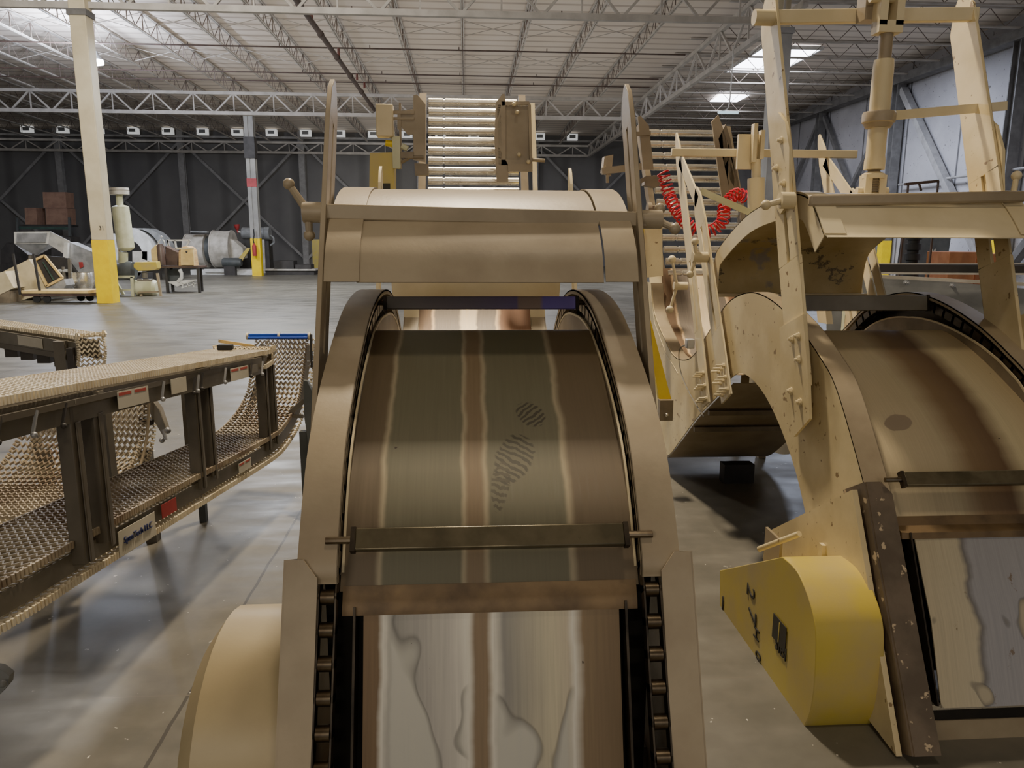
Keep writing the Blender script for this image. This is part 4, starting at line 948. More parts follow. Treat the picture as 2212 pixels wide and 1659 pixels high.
# posts
def post_pair(x, y, zt, zb, both=True):
    for dx, dy, w in ((.02, 0, .06), (.028, .14, .055)):
        mb = MB(); mb.span(x+dx, x+dx+.05, y+dy-.022, y+dy+.022, zb+.02*(dy > 0), zt-.004*(dy > 0)); mb.span(x+dx+.05, x+dx+.058, y+dy+.0, y+dy+.028, zb, zt-.08)
        mb.build('post', M['post'], cv, bevel=.004)
        MB().span(x+dx, x+dx+.07, y+dy-.02, y+dy+.02, zt-.012, zt).build('post_cap', M['conv_grey'], cv)
    if both:
        MB().span(x-W-.09, x-W-.03, y+.05, y+.11, zb, zt).build('post', M['post'], cv)
post_pair(-1.385, 2.50, 1.082, .50); post_pair(-1.325, 3.46, 1.008, .44); post_pair(-1.238, 4.31, .957, .385)
MB().span(-1.85, -1.78, 2.55, 2.62, .45, 1.1).build('post', M['post'], cv)
# stickers, bolts on the rails
def sticker(x_of, y0, y1, zoff0, zoff1, mat, name='warning_label', head=True, base=topA):
    c = crv(base, 10)
    def pt(y, zo):
        for a, b in zip(c, c[1:]):
            if a.y <= y <= b.y: q = a.lerp(b, (y-a.y)/(b.y-a.y)); return V((q.x+.005, q.y, q.z+zo))
        return V(c[-1])
    P = [pt(y0, zoff0), pt(y1, zoff0), pt(y1, zoff1), pt(y0, zoff1)]
    o = MB().prism(P, (.002, 0, 0)).build(name, mat, cv)
    if head:
        dz = (zoff1-zoff0); n = 2
        for k in range(n):
            ya = y0+(y1-y0)*(k+.08)/n; yb_ = y0+(y1-y0)*(k+.85)/n
            MB().prism([pt(ya, zoff1-.25*dz)+V((.002, 0, 0)), pt(yb_, zoff1-.25*dz)+V((.002, 0, 0)), pt(yb_, zoff1-.08*dz)+V((.002, 0, 0)), pt(ya, zoff1-.08*dz)+V((.002, 0, 0))], (.001, 0, 0)).build('label_header', M['label_red'], o)
    return pt, o
sticker(0, 2.74, 2.96, -.12, -.055, M['label_white']); sticker(0, 3.15, 3.29, -.115, -.05, M['label_white'], head=False); sticker(0, 3.78, 4.02, -.125, -.06, M['label_white'])
sticker(0, 4.05, 4.16, -.11, -.065, M['conv_grey'], 'serial_plate', False)
sticker(0, 3.86, 4.02, -.11, -.055, M['label_white'], base=lowA[3:8]); 
pt, o = sticker(0, 2.72, 2.99, -.155, -.055, M['label_white'], 'maker_label', False, base=lowA[3:8])
q = (pt(2.855, -.10)); lettering('SpanTech LLC', .036, M['blue_ink'], o, q+V((.004, 0, 0)), pt(2.95, -.1)-pt(2.75, -.1), (0, 0, 1))
sticker(0, 3.05, 3.18, -.105, -.045, M['red_paint'], 'red_plate', False, base=lowA[3:8])
ct = crv(topA, 10)
for k, y in enumerate((1.95, 2.1, 2.25, 2.4, 3.06, 3.33, 3.38, 3.43, 3.70, 4.04, 4.2)):
    q = next(a for a in ct if a.y >= y-.03); q = V((q.x, y, q.z))
    m_ = MB().bar(q+V((.008, 0, -.12)), q+V((.008, .035, -.055)), .008, .008); m_.ball(q+V((.012, 0, -.123)), .01, 10); m_.build('slot_bolt', M['dark'] if k % 2 else M['silver'], cv)
# end leg with plate standing on the floor
lg = MB().prism([at(655, 822, 4.75), at(664, 824, 4.75), at(676, 850, 4.7), at(676, 968, 4.6), at(668, 972, 4.6), at(657, 900, 4.7)], (0, .04, 0)); lg.build('end_leg', M['motor'], cv)
mb = MB(); mb.bar(at(628, 890, 4.75), at(658, 865, 4.75), .02, .03); mb.bar(at(630, 898, 4.75), at(655, 900, 4.75), .02, .02); mb.build('leg_arm', M['conv_grey'], cv)
MB().bar((-1.02, 4.60, GZ), (-1.03, 4.64, .42), .06, .06).build('end_leg', M['motor'], cv)
MB().bar((-1.85, 2.58, GZ), (-1.82, 2.58, .5), .07, .07).build('end_leg', M['motor'], cv)
MB().bar((-1.63, 4.45, GZ), (-1.63, 4.45, .45), .04, .04).build('end_leg', M['motor'], cv)
# small things lying on the top belt
b = at(490, 748, 4.28)+V((0, 0, .01))
solo(MB().bar(at(474, 741, 4.36)+V((0, 0, .012)), at(548, 752, 4.50)+V((0, 0, .012)), .03, .018), 'wood_stick', M['plank'], b, 'pale wooden stick lying on the far end of the link belt', 'stick')
bb = at(487, 753, 4.24); solo(MB().box(bb+V((0, 0, .008)), (.085, .04, .032)), 'rubber_block', M['rubber'], bb, 'small black block lying beside the wooden stick on the link belt', 'block', bevel=.006)

# second conveyor behind it
a_, b_ = onZ(-90, 690, 1.0), onZ(160, 725, 1.0)
c2 = thing('link_belt_conveyor', (a_.x, a_.y, GZ), 'second link belt conveyor behind the first, rounded belt end at far left', 'conveyor')
ed = [tuple(a_), tuple(a_.lerp(b_, .5)), tuple(b_)]; dr = (b_-a_).normalized()
endw = [tuple(b_+dr*(.05*math.sin(q))+V((0, 0, -.09+.09*math.cos(q)))) for q in (.4, .9, 1.57, 2.2)]+[tuple(b_+dr*.02+V((0, 0, -.2)))]
W2 = .17
belt(c2, ed+endw, W2, M['plastic'], 'top_belt')
for u, nm_ in ((0.01, 'side_rail'), (W2-.02, 'side_rail')):
    wd = V((-dr.y, dr.x, 0)); MB().bar(a_+wd*u+V((0, 0, -.09)), b_+wd*u+V((0, 0, -.09)), .012, .09).build(nm_, M['conv_grey'], c2)
    MB().bar(a_+wd*u+V((0, 0, -.15)), b_+wd*u+V((0, 0, -.15)), .03, .035).build('lower_rail', M['post'], c2)
wd = V((-dr.y, dr.x, 0)); q = b_-dr*.12-wd*.03
MB().span(q.x-.035, q.x+.035, q.y-.03, q.y+.03, .35, .96).build('post', M['post'], c2)
q2 = b_-dr*.02-wd*.02; MB().span(q2.x-.02, q2.x+.02, q2.y-.02, q2.y+.02, .55, .92).build('post', M['dark'], c2)
q = a_.lerp(b_, .30)-wd*.03; MB().span(q.x-.04, q.x+.04, q.y-.03, q.y+.03, .3, .98).build('post', M['post'], c2)
MB().prism([a_.lerp(b_, .55)-wd*.0+V((0, 0, -.12)), a_.lerp(b_, .75)-wd*.0+V((0, 0, -.12)), a_.lerp(b_, .75)+V((0, 0, -.055)), a_.lerp(b_, .55)+V((0, 0, -.055))], -wd*.003).build('warning_label', M['label_white'], c2)
for k in range(4):
    p = a_.lerp(b_, .35+.14*k)+V((0, 0, -.2))+wd*.1; MB().box(p, (.09, .05, .1)).build('belt_guide', M['dark'], c2)
# hanging belt curtain rising from its lower run
r1, r0 = at(303, 868, 4.0), at(20, 868, 4.0)
Wc = (r1-r0).length
cur = [at(296, 1040, 3.55), at(262, 1035, 3.7), at(262, 1015, 3.95), at(285, 960, 4.05), at(298, 900, 4.08), at(306, 830, 4.1), at(310, 770, 4.1)]
cur = [tuple(V((p.x, p.y, p.z))) for p in cur]
class _(object): pass
belt(c2, [(r1.x-.05, 3.35, .36), (r1.x-.04, 3.62, .36), (r1.x-.03, 3.85, .40), (r1.x-.015, 4.0, .52), (r1.x-.0, 4.06, .70), (r1.x+.005, 4.07, .82)], Wc, M['plastic_dirty'], 'curtain_belt')
belt(c2, [(r1.x-.05, 3.35, .27), (r1.x-.04, 3.65, .27), (r1.x-.02, 3.95, .32), (r1.x-.0, 4.12, .50), (r1.x+.01, 4.17, .70), (r1.x+.015, 4.18, .80)], Wc, M['plastic'], 'curtain_return_belt')
MB().path(crv([(r1.x-.03, 3.6, .345), (r1.x+.0, 3.88, .38), (r1.x+.012, 4.02, .52), (r1.x+.02, 4.08, .72), (r1.x+.022, 4.085, .82)], 8), .008, 8).build('belt_guide_rod', M['beige'], c2)
mb = MB(); mb.prism([at(318, 868, 4.1), at(328, 862, 4.1), at(345, 885, 4.1), at(362, 935, 4.1), at(350, 940, 4.1), at(326, 900, 4.1)], (0, .05, 0)); mb.build('swing_bracket', M['conv_grey'], c2, bevel=.005)
mb = MB(); mb.tube(at(352, 928, 4.1), at(358, 950, 4.1), .01, 8); mb.ball(at(362, 930, 4.05), .018, 10); mb.ball(at(350, 951, 4.05), .015, 10); mb.build('bracket_foot', M['silver'], c2)
MB().bar(at(303, 908, 4.1), at(330, 912, 4.1), .03, .03).build('cross_arm', M['dark'], c2)
for x, y in ((a_.x+.4, a_.y+.1), (r1.x-.05, 4.12), (r0.x+.1, 4.12)): MB().span(x-.03, x+.03, y, y+.06, GZ, .45).build('end_leg', M['post'], c2)
# foreground bracket corner at the left edge of the picture
p = at(8, 1470, 2.45); solo(MB().prism([at(-80, 1430, 2.5), at(0, 1445, 2.5), at(20, 1460, 2.5), at(17, 1480, 2.5), at(0, 1500, 2.5), at(-80, 1500, 2.5)], (0, .03, 0)).ball(at(6, 1478, 2.47), .012, 10), 'foot_bracket', M['grey'], p, 'grey metal bracket corner poking in at the bottom left edge', 'bracket')
MBz = None
# ------------------------------------------------------------------ equipment along the far side
def A_(px, py, D): return V(at(px, py, D))
def ext(mb, pts, D, depth): return mb.prism([A_(x, y, D) for x, y in pts], (0, depth, 0))
def foot(px, py): return onZ(px, py)
# platform cart with upright handles
D = 20.3
f = foot(115, 656); t = thing('platform_cart', f, 'low wooden platform cart on black wheels with two upright dark poles, far left', 'cart')
zt = A_(115, 640, D).z
x0, x1 = A_(48, 640, D).x, A_(188, 640, D).x; y0 = f.y; 
MB().span(x0, x1, y0, y0+.8, .18, .26).build('deck', M['plank'], t); MB().span(x0, x1+.02, y0+.02, y0+.78, .10, .18).build('frame', M['brown'], t)
for wx in (.35, .62, 1.25, 1.5): 
    MB().lathe((x0+wx, y0+(.05 if wx < 1 else .6), .02), (0, 1, 0), [(0, 0), (0, .10), (.05, .10), (.05, 0)], 16).build('wheel', M['rubber'], t)
for px in (44, 86): 
    xx = A_(px, 640, D).x; MB().bar((xx, y0+.03, .15), (xx-.06, y0+.03, 1.25), .05, .05).build('upright_pole', M['dark'], t)
# hopper box tipped on the cart
h = thing('hopper_box', A_(70, 630, 21), 'big cream sheet-metal hopper lying tilted on the platform cart', 'hopper')
Y0 = 20.9
def B_(px, py, Y=22.3): return V(onY(px, py, Y))
MB().prism([B_(8, 586), B_(50, 566), B_(62, 560), B_(100, 612), B_(134, 614), B_(95, 634), B_(28, 655), B_(18, 640), B_(28, 628)], (0, .7, 0)).build('body', M['cream'], h)
op = MB(); P = [B_(74, 562, 22.25), B_(96, 552, 22.25), B_(135, 600, 22.25), B_(102, 618, 22.25)]
for a, b in zip(P, P[1:]+P[:1]): op.bar(a, b, .06, .06)
op.build('opening_frame', M['plank'], h); MB().prism([p+V((0, .04, 0)) for p in P], (0, .01, 0)).build('opening', M['dark'], h); MB().bar(B_(93, 566, 22.23), B_(117, 606, 22.23), .03, .03).build('divider', M['green'], h)
MB().prism([B_(100, 620, 22.28), B_(138, 603, 22.28), B_(143, 616, 22.28), B_(132, 632, 22.28), B_(92, 636, 22.28)], (0, .5, 0)).build('lower_panel', M['silver'], h)
h = thing('hopper_box', B_(5, 640, 21.4), 'cream angled metal box cut by the left edge, beside the tilted hopper', 'hopper')
MB().prism([B_(-40, 600, 21.4), B_(10, 586, 21.4), B_(30, 622, 21.4), B_(0, 636, 21.4), B_(-40, 640, 21.4)], (0, .6, 0)).build('body', M['cream'], h); MB().prism([B_(-40, 640, 21.42), B_(2, 632, 21.42), B_(22, 628, 21.42), B_(22, 656, 21.42), B_(-40, 657, 21.42)], (0, .5, 0)).build('base', M['beige_dark'], h)
# screw conveyor with steel hopper behind
s = thing('screw_conveyor', foot(110, 640)+V((0, 3, 0)), 'galvanised feed hopper with a long trough sloping down behind the thick yellow-footed column', 'hopper')
G_ = lambda px, py, Y=24.0: V(onY(px, py, Y))
MB().prism([G_(30, 501), G_(108, 500), G_(104, 527), G_(31, 526)], (0, .06, 0)).build('front_panel', M['white'], s)
MB().prism([G_(36, 504, 23.96), G_(101, 504, 23.96), G_(98, 524, 23.96), G_(35, 524, 23.96)], (0, .03, 0)).build('panel_inset', M['silver'], s)
mb = MB(); a1 = [G_(31, 527), G_(104, 528)]; mb.add([G_(31, 527), G_(104, 528), G_(122, 530, 24.8), G_(78, 553, 24.3), G_(60, 550, 24.2)], [(0, 1, 3, 4), (1, 2, 3), (0, 4, 3)]); mb.build('cone', M['silver'], s)
mb = MB(); mb.prism([G_(108, 500), G_(150, 521, 24.3), G_(150, 556, 24.3), G_(104, 527)], (0, .05, 0)); mb.build('side_panel', M['silver'], s)
mb = MB(); mb.prism([G_(150, 523, 24.35), G_(240, 562, 24.35), G_(240, 592, 24.35), G_(168, 588, 24.35), G_(148, 560, 24.35)], (0, .5, 0)); mb.build('trough', M['silver'], s)
MB().prism([G_(138, 525, 24.2), G_(146, 525, 24.2), G_(146, 558, 24.2), G_(136, 556, 24.2)], (0, .15, 0)).build('flange_joint', M['white'], s)
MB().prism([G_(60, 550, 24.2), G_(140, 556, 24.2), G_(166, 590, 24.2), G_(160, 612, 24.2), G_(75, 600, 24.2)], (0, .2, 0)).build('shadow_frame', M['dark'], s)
MB().bar(G_(66, 552), G_(62, 642), .08, .08).build('leg', M['conv_grey'], s); MB().bar(G_(150, 560), G_(154, 645), .08, .08).build('leg', M['conv_grey'], s)
MB().prism([G_(170, 566, 24.3), G_(178, 566, 24.3), G_(180, 576, 24.3), G_(172, 580, 24.3)], (0, .02, 0)).build('decal', M['red_paint'], s)
# steel kettle bowl and small pump
f = foot(180, 650); k = thing('steel_bowl', f+V((0, 1.2, 0)), 'round polished steel bowl half hidden by the yellow column foot', 'bowl')
c = onY(182, 610, f.y+1.2); MB().lathe(c+V((0, 0, .30)), (0, 0, -1), [(0, .30), (.0, .33), (.15, .36), (.35, .34), (.55, .26), (.68, .12), (.72, 0)], 26).build('bowl', M['chrome'], k)
f = foot(137, 640); k = thing('pump', f, 'small pale pump with cross pipe between hopper and steel bowl', 'pump')
c = onY(137, 585, f.y); MB().tube(c+V((-.14, 0, 0)), c+V((.14, 0, 0)), .05, 12).build('cross_pipe', M['white'], k); MB().tube(c+V((0, 0, .12)), (c.x, c.y, GZ), .05, 12).build('stem', M['conv_grey'], k)
# silencer column on blower stand
f = foot(268, 640); Yb = f.y
H_ = lambda px, py, Y=None: V(onY(px, py, Yb+.3 if Y is None else Y))
t = thing('blower_unit', f, 'pale sage blower with tall round silencer on a low frame, right of the thick column', 'blower')
a = H_(257, 407); r = .24
MB().lathe(H_(257, 406), (.03, 0, -1), [(0, 0), (.0, .27), (.07, .28), (.08, .25), (.10, .28), (.2, .27), (.2, 0)], 24).build('intake_cap', M['white_dirty'], t)
MB().tube(H_(257, 418), H_(259, 446), .10, 16).build('neck', M['sage'], t)
MB().lathe(H_(259, 442), (.05, 0, -1), [(0, .06), (.04, .20), (.08, .25), (1.32, .25), (1.37, .2), (1.42, .1), (1.42, 0)], 24).build('silencer', M['sage'], t)
MB().tube(H_(266, 545), H_(266, 570), .14, 16).build('lower_neck', M['sage'], t)
MB().lathe(H_(258, 585), (1, 0, 0), [(0, 0), (0, .26), (.3, .3), (.45, .28), (.45, 0)], 18).build('blower_body', M['motor'], t)
mb = MB()
for px in (243, 285): mb.bar(H_(px, 598, Yb), (H_(px+3, 645, Yb).x, Yb, GZ), .08, .08); mb.bar(H_(px, 598, Yb+.7), (H_(px+3, 645, Yb).x, Yb+.7, GZ), .08, .08)
mb.bar(H_(240, 598, Yb), H_(290, 598, Yb), .08, .08); mb.bar(H_(245, 628, Yb), H_(285, 626, Yb), .06, .06); mb.build('stand', M['sage'], t)
MB().bar(H_(256, 515), H_(261, 594), .05, .05).build('conduit', M['cream'], t)
MB().prism([H_(288, 571, Yb+.1), H_(292, 566, Yb+.1), H_(338, 565, Yb+.1), H_(340, 580, Yb+.1), H_(334, 584, Yb+.1), H_(298, 586, Yb+.1), H_(288, 578, Yb+.1)], (0, .3, 0)).build('belt_guard', M['yellow_worn'], t, bevel=.02)['label'] = 'worn yellow belt guard'
c = H_(290, 622, Yb+.4); MB().lathe(c, (1, 0, 0), [(0, 0), (.03, .2), (.12, .27), (.62, .27), (.72, .2), (.75, 0)], 20).build('air_tank', M['sage'], t)
mb = MB(); mb.bar(H_(340, 590, Yb+.1), (H_(345, 640, Yb).x, Yb+.1, GZ), .07, .07); mb.bar(H_(304, 636, Yb+.1), (H_(304, 645, Yb).x, Yb+.1, GZ), .07, .07); mb.bar(H_(298, 632, Yb+.1), H_(342, 630, Yb+.1), .06, .05); mb.build('tank_stand', M['beige'], t)
mb = MB(); mb.tube(H_(313, 588), H_(313, 600), .08, 12); mb.lathe(H_(298, 606), (1, 0, 0), [(0, 0), (0, .06), (.45, .06), (.45, 0)], 10); mb.build('valves', M['conv_grey'], t)
# big white curved fan housings
f = foot(300, 600); Yf = 34.0
J_ = lambda px, py, Y=34.0: V(onY(px, py, Y))
t = thing('fan_housing', (J_(300, 590).x, Yf, GZ), 'large white snail-shaped fan housing behind the blower silencer', 'fan')
mb = MB(); c = J_(276, 548); R1, R2 = 1.12, .62
ring = [(c.x+R1*math.cos(a), c.z+R1*math.sin(a)) for a in [math.radians(-20+10*i) for i in range(14)]]; rin = [(c.x+R2*math.cos(a), c.z+R2*math.sin(a)) for a in [math.radians(-20+10*i) for i in range(14)]]
P = [V((x, Yf, z)) for x, z in ring]+[V((x, Yf, z)) for x, z in reversed(rin)]; mb.prism(P, (.0, .9, 0)); mb.build('scroll', M['white'], t)
P = [V((x+.55, Yf+.3, z)) for x, z in ring[2:11]]+[V((x+.2, Yf+.3, z)) for x, z in reversed(ring[2:11])]; MB().prism(P, (0, .8, 0)).build('rear_scroll', M['grey'], t)
MB().prism([J_(230, 504), J_(252, 505), J_(256, 560), J_(262, 590), J_(245, 590), J_(236, 560)], (0, .9, 0)).build('outlet_duct', M['white'], t)
MB().prism([J_(286, 543), J_(318, 543), J_(318, 572), J_(300, 596), J_(286, 572)], (0, .5, 0)).build('base_box', M['white_dirty'], t)
MB().span(J_(240, 590).x, J_(330, 590).x, Yf, Yf+1, GZ, .25).build('skid', M['dark'], t)
# table with things on it
f1, f2 = foot(357, 633), foot(432, 632); Yt = f1.y
T_ = lambda px, py, Y=None: V(onY(px, py, Yt if Y is None else Y))
zt = T_(400, 575).z
t = thing('work_table', (T_(395, 600).x, Yt, GZ), 'dark steel work table carrying wooden shapes, in front of the fans', 'table')
MB().span(T_(338, 575).x, T_(427, 575).x, Yt, Yt+.9, zt-.06, zt).build('tabletop', M['brown'], t)
for px, dy in ((359, .05), (428, .05), (415, .85), (350, .85)): MB().bar((T_(px, 600).x, Yt+dy, GZ), (T_(px, 600).x, Yt+dy, zt-.05), .08, .08).build('leg', M['dark'], t)
k = thing('wooden_mould', T_(402, 572, Yt+.2), 'arched wooden mould box with pale plywood front standing on the dark table', 'box')
arc = [T_(388+14*math.cos(math.radians(a))+12, 545-13*math.sin(math.radians(a)), Yt+.2) for a in range(180, -1, -20)]
MB().prism([T_(386, 574, Yt+.2)]+arc+[T_(418, 574, Yt+.2)], (0, .5, 0)).build('back_arch', M['wood'], k); MB().prism([T_(390, 538, Yt+.1), T_(416, 538, Yt+.1), T_(419, 573, Yt+.1), T_(391, 573, Yt+.1)], (0, .12, 0)).build('front_board', M['plank'], k)
MB().prism([T_(381, 535, Yt+.08), T_(416, 535, Yt+.08), T_(416, 538, Yt+.08), T_(381, 538, Yt+.08)], (0, .14, 0)).build('ledge', M['cream'], k); MB().ball(T_(403, 544, Yt+.1), .035, 8).build('hole', M['dark'], k)
k = thing('wooden_disc', T_(333, 560, Yt+.2), 'pale wooden round leaning at the left end of the dark table', 'disc')
MB().prism([T_(326, 540, Yt+.2), T_(336, 529, Yt+.2), T_(344, 532, Yt+.2), T_(345, 573, Yt+.2), T_(334, 574, Yt+.2), T_(327, 560, Yt+.2)], (0, .1, 0)).build('disc', M['plank'], k)
k = thing('gas_cylinder', T_(349, 572, Yt+.1), 'dark brown gas cylinder with white cap guard on the dark table', 'cylinder')
MB().lathe(T_(350, 573, Yt+.12), (0, 0, 1), [(0, 0), (0, .12), (.62, .12), (.7, .07), (.7, 0)], 18).build('body', M['brown'], k); mb = MB(); mb.path([T_(341, 530, Yt+.1), T_(343, 522, Yt+.1), T_(347, 517, Yt+.1)], .02, 6); mb.path([T_(356, 530, Yt+.1), T_(355, 522, Yt+.1), T_(351, 517, Yt+.1)], .02, 6); mb.ball(T_(349, 511, Yt+.1), .035, 8); mb.build('cap_guard', M['white'], k)
k = thing('steel_box', T_(366, 560, Yt+.25), 'dull dark metal box between gas cylinder and wooden mould', 'box'); MB().prism([T_(357, 532, Yt+.3), T_(372, 540, Yt+.3), T_(383, 545, Yt+.3), T_(383, 573, Yt+.3), T_(357, 573, Yt+.3)], (0, .4, 0)).build('body', M['brown'], k)
k = thing('wire_frame', T_(376, 530, Yt+.9), 'white open metal frame behind the wooden mould', 'frame'); mb = MB(); P = [T_(362, 519, Yt+1), T_(410, 519, Yt+1), T_(400, 538, Yt+1), T_(368, 538, Yt+1)]
for a, b in zip(P, P[1:]+P[:1]): mb.bar(a, b, .05, .05)
mb.bar(P[0], P[0]+V((.02, 0, -.35)), .05, .05); mb.bar(P[0]+V((.25, 0, 0)), P[3]+V((.2, 0, 0)), .05, .05); mb.build('frame', M['white'], k)
k = thing('folded_rack', foot(390, 622), 'white folded sheet rack lying under the dark table', 'rack'); MB().prism([T_(362, 609), T_(395, 606), T_(420, 604), T_(420, 607), T_(382, 619)], (0, .4, 0)).build('sheet', M['white'], k)
mb = MB()
for px in (394, 405, 418): mb.bar(T_(px, 610), T_(px+1, 620), .03, .03)
mb.bar(T_(392, 622), T_(424, 612), .03, .03); mb.bar(T_(394, 612), T_(424, 604), .03, .03); mb.build('frame', M['white'], k)
MB().path([T_(385, 608), T_(392, 600), T_(392, 590), T_(388, 582)], .06, 8).build('neck', M['white'], k)
solo(MB().prism([T_(356, 582, Yt+.5), T_(384, 582, Yt+.5), T_(388, 600, Yt+.5), T_(374, 612, Yt+.5), T_(358, 612, Yt+.5)], (0, .4, 0)), 'dark_drum', M['motor'], (T_(370, 600).x, Yt+.5, GZ), 'dark grey drum stored under the dark table', 'drum')
# big vessel drums
f = foot(450, 592); Yv = f.y-1
W_ = lambda px, py, Y=None: V(onY(px, py, Yv if Y is None else Y))
t = thing('drum_vessel', (W_(455, 560).x, Yv, GZ), 'two wide pale metal drums on a skid left of the red-banded column', 'vessel')
def drum(px0, px1, pt, pb, nm):
    a, b = W_(px0, (pt+pb)/2), W_(px1, (pt+pb)/2); R = (W_(px0, pt).z-W_(px0, pb).z)/2; L = b.x-a.x
    a = a+V((0, R, 0)); o = MB().lathe(a, (1, 0, 0), [(0, 0), (0, R*1.04), (.06, R*1.04), (.06, R), (L-.06, R), (L-.06, R*1.04), (L, R*1.04), (L, R*.9), (L+.02, 0)], 32).build(nm, M['white_dirty'], t); return o
drum(393, 437, 506, 578, 'drum'); drum(450, 492, 498, 578, 'drum')
MB().lathe(W_(437, 540)+V((0, .95, 0)), (1, 0, 0), [(0, .7), (.3, .7)], 20).build('shaft_cover', M['motor'], t)
MB().span(W_(410, 585).x, W_(548, 585).x, Yv+.1, Yv+1.8, GZ, .16).build('skid', M['white'], t); MB().prism([W_(441, 581), W_(506, 581), W_(510, 589), W_(444, 588)], (0, .2, 0)).build('skid_beam', M['white'], t)
MB().prism([W_(492, 513, Yv+.5), W_(508, 522, Yv+.5), W_(524, 536, Yv+.5), W_(525, 558, Yv+.5), W_(500, 562, Yv+.5)], (0, .8, 0)).build('cone_end', M['white_dirty'], t)
MB().prism([W_(412, 498), W_(447, 499), W_(447, 503), W_(410, 502)], (0, .3, 0)).build('top_plate', M['grey'], t)
MB().prism([W_(513, 560), W_(534, 535), W_(540, 537), W_(521, 566), W_(521, 574), W_(512, 573)], (0, .15, 0)).build('belt_guard', M['yellow_worn'], t)['label'] = 'yellow bent belt guard'
t = thing('electric_motor', W_(495, 567, Yv-.3), 'dark grey electric motor in front of the pale drums', 'motor'); MB().lathe(W_(481, 567, Yv-.25), (1, 0, 0), [(0, 0), (0, .2), (.08, .24), (.8, .24), (.9, .18), (.95, .18), (.95, 0)], 18).build('body', M['motor'], t)
MB().span(W_(484, 567, Yv-.3).x, W_(508, 567, Yv-.3).x, Yv-.4, Yv-.1, GZ, .45).build('pedestal', M['dark'], t)
t = thing('dosing_machine', (W_(545, 540, Yv+1.5).x, Yv+2.5, GZ), 'grey tank machine with red funnel, partly behind the red-banded column', 'machine')
X_ = lambda px, py: V(onY(px, py, Yv+2.5))
MB().lathe(X_(523, 504), (1, 0, 0), [(0, 0), (0, .28), (.05, .32), (1.2, .32), (1.25, .36), (1.5, .36), (1.5, 0)], 20).build('tank', M['grey'], t)
MB().lathe(X_(511, 485), (.1, 0, -1), [(0, 0), (0, .16), (.25, .1), (.3, .05), (.45, .04), (.45, 0)], 14).build('funnel', M['red_paint'], t); MB().tube(X_(514, 500), X_(526, 504), .05, 8).build('spout', M['white_dirty'], t)
MB().span(X_(515, 520).x, X_(580, 520).x, Yv+2.5, Yv+3.3, GZ, X_(540, 518).z).build('cabinet', M['dark'], t)
MB().bar(X_(569, 515), (X_(572, 580).x, Yv+2.45, GZ), .12, .12).build('leg_post', M['white_dirty'], t)
MB().path(crv([X_(584, 508), X_(591, 514), X_(592, 524), X_(584, 530)], 4) if False else [X_(584, 508), X_(591, 514), X_(592, 524), X_(584, 530)], .05, 8).build('pipe_loop', M['grey'], t)
f = foot(640, 594); t = thing('flat_skid', f, 'dark low flatbed skid with pale edge at the foot of the dark wall', 'skid')
MB().span(f.x-1.7, f.x+1.0, f.y, f.y+1.6, .12, .2).build('edge_plate', M['white_dirty'], t); MB().span(f.x-1.6, f.x+.9, f.y+.1, f.y+1.6, GZ, .12).build('base', M['dark'], t); MB().span(f.x-1.2, f.x-.2, f.y+.4, f.y+1.3, .2, .62).build('motor_block', M['dark'], t); MB().span(f.x-.1, f.x+.7, f.y+.3, f.y+1.2, .2, .42).build('motor_block', M['dark'], t)
f = foot(688, 580); solo(MB().span(f.x-.35, f.x+.35, f.y, f.y+.4, GZ, 1.75), 'column_foot_guard', M['yellow_worn'], f, 'dim yellow column guard by the dark wall, just left of the centre machine', 'guard')
# pallet rack and cardboard boxes far left
t = thing('pallet_rack', (onY(95, 560, 44).x, 44, GZ), 'dim pallet rack with green beam in front of the dark wall', 'rack')
Q_ = lambda px, py, Y=44.0: V(onY(px, py, Y))
MB().prism([Q_(38, 489), Q_(150, 490), Q_(150, 496), Q_(38, 495)], (0, .2, 0)).build('beam', M['green'], t)
for px in (38, 150): MB().bar(Q_(px, 470), V((Q_(px+2, 580).x, 44, GZ)), .12, .12).build('upright', M['motor'], t)
MB().prism([Q_(38, 485, 44.3), Q_(150, 486, 44.3), Q_(150, 490, 44.3), Q_(38, 489, 44.3)], (0, 1.0, 0)).build('shelf_deck', M['dark'], t)
for (a, b, c_, d_, lab) in ((92, 415, 141, 449, 'upper large brown carton on the pallet rack'), (98, 450, 145, 485, 'lower large brown carton wrapped in film on the pallet rack'), (53, 449, 78, 485, 'narrow brown carton standing alone on the pallet rack')):
    P = [Q_(a, b, 44.4), Q_(c_, b, 44.4), Q_(c_+2, d_, 44.4), Q_(a+2, d_, 44.4)]; solo(MB().prism(P, (0, .9, 0)), 'cardboard_box', M['cardboard'], P[3], lab, 'box')
t = thing('stored_machine', Q_(95, 560, 40), 'dark indistinct stored machinery under the pallet rack', 'machine'); MB().prism([Q_(2, 540, 40), Q_(14, 524, 40), Q_(30, 528, 40), Q_(34, 600, 40), Q_(0, 600, 40)], (0, 1, 0)).build('body', M['dark'], t); MB().prism([Q_(110, 508, 40), Q_(152, 512, 40), Q_(152, 598, 40), Q_(112, 598, 40)], (0, 1, 0)).build('cabinet', M['dark'], t)
solo(MB().prism([Q_(150, 526, 42), Q_(235, 526, 42), V((Q_(235, 585, 42).x, 42, GZ)), V((Q_(150, 585, 42).x, 42, GZ))], (0, 1.5, 0)), 'grey_crate', M['brace'], (Q_(190, 585, 42).x, 42, GZ), 'grey box-like cabinet behind the sloping trough', 'cabinet')
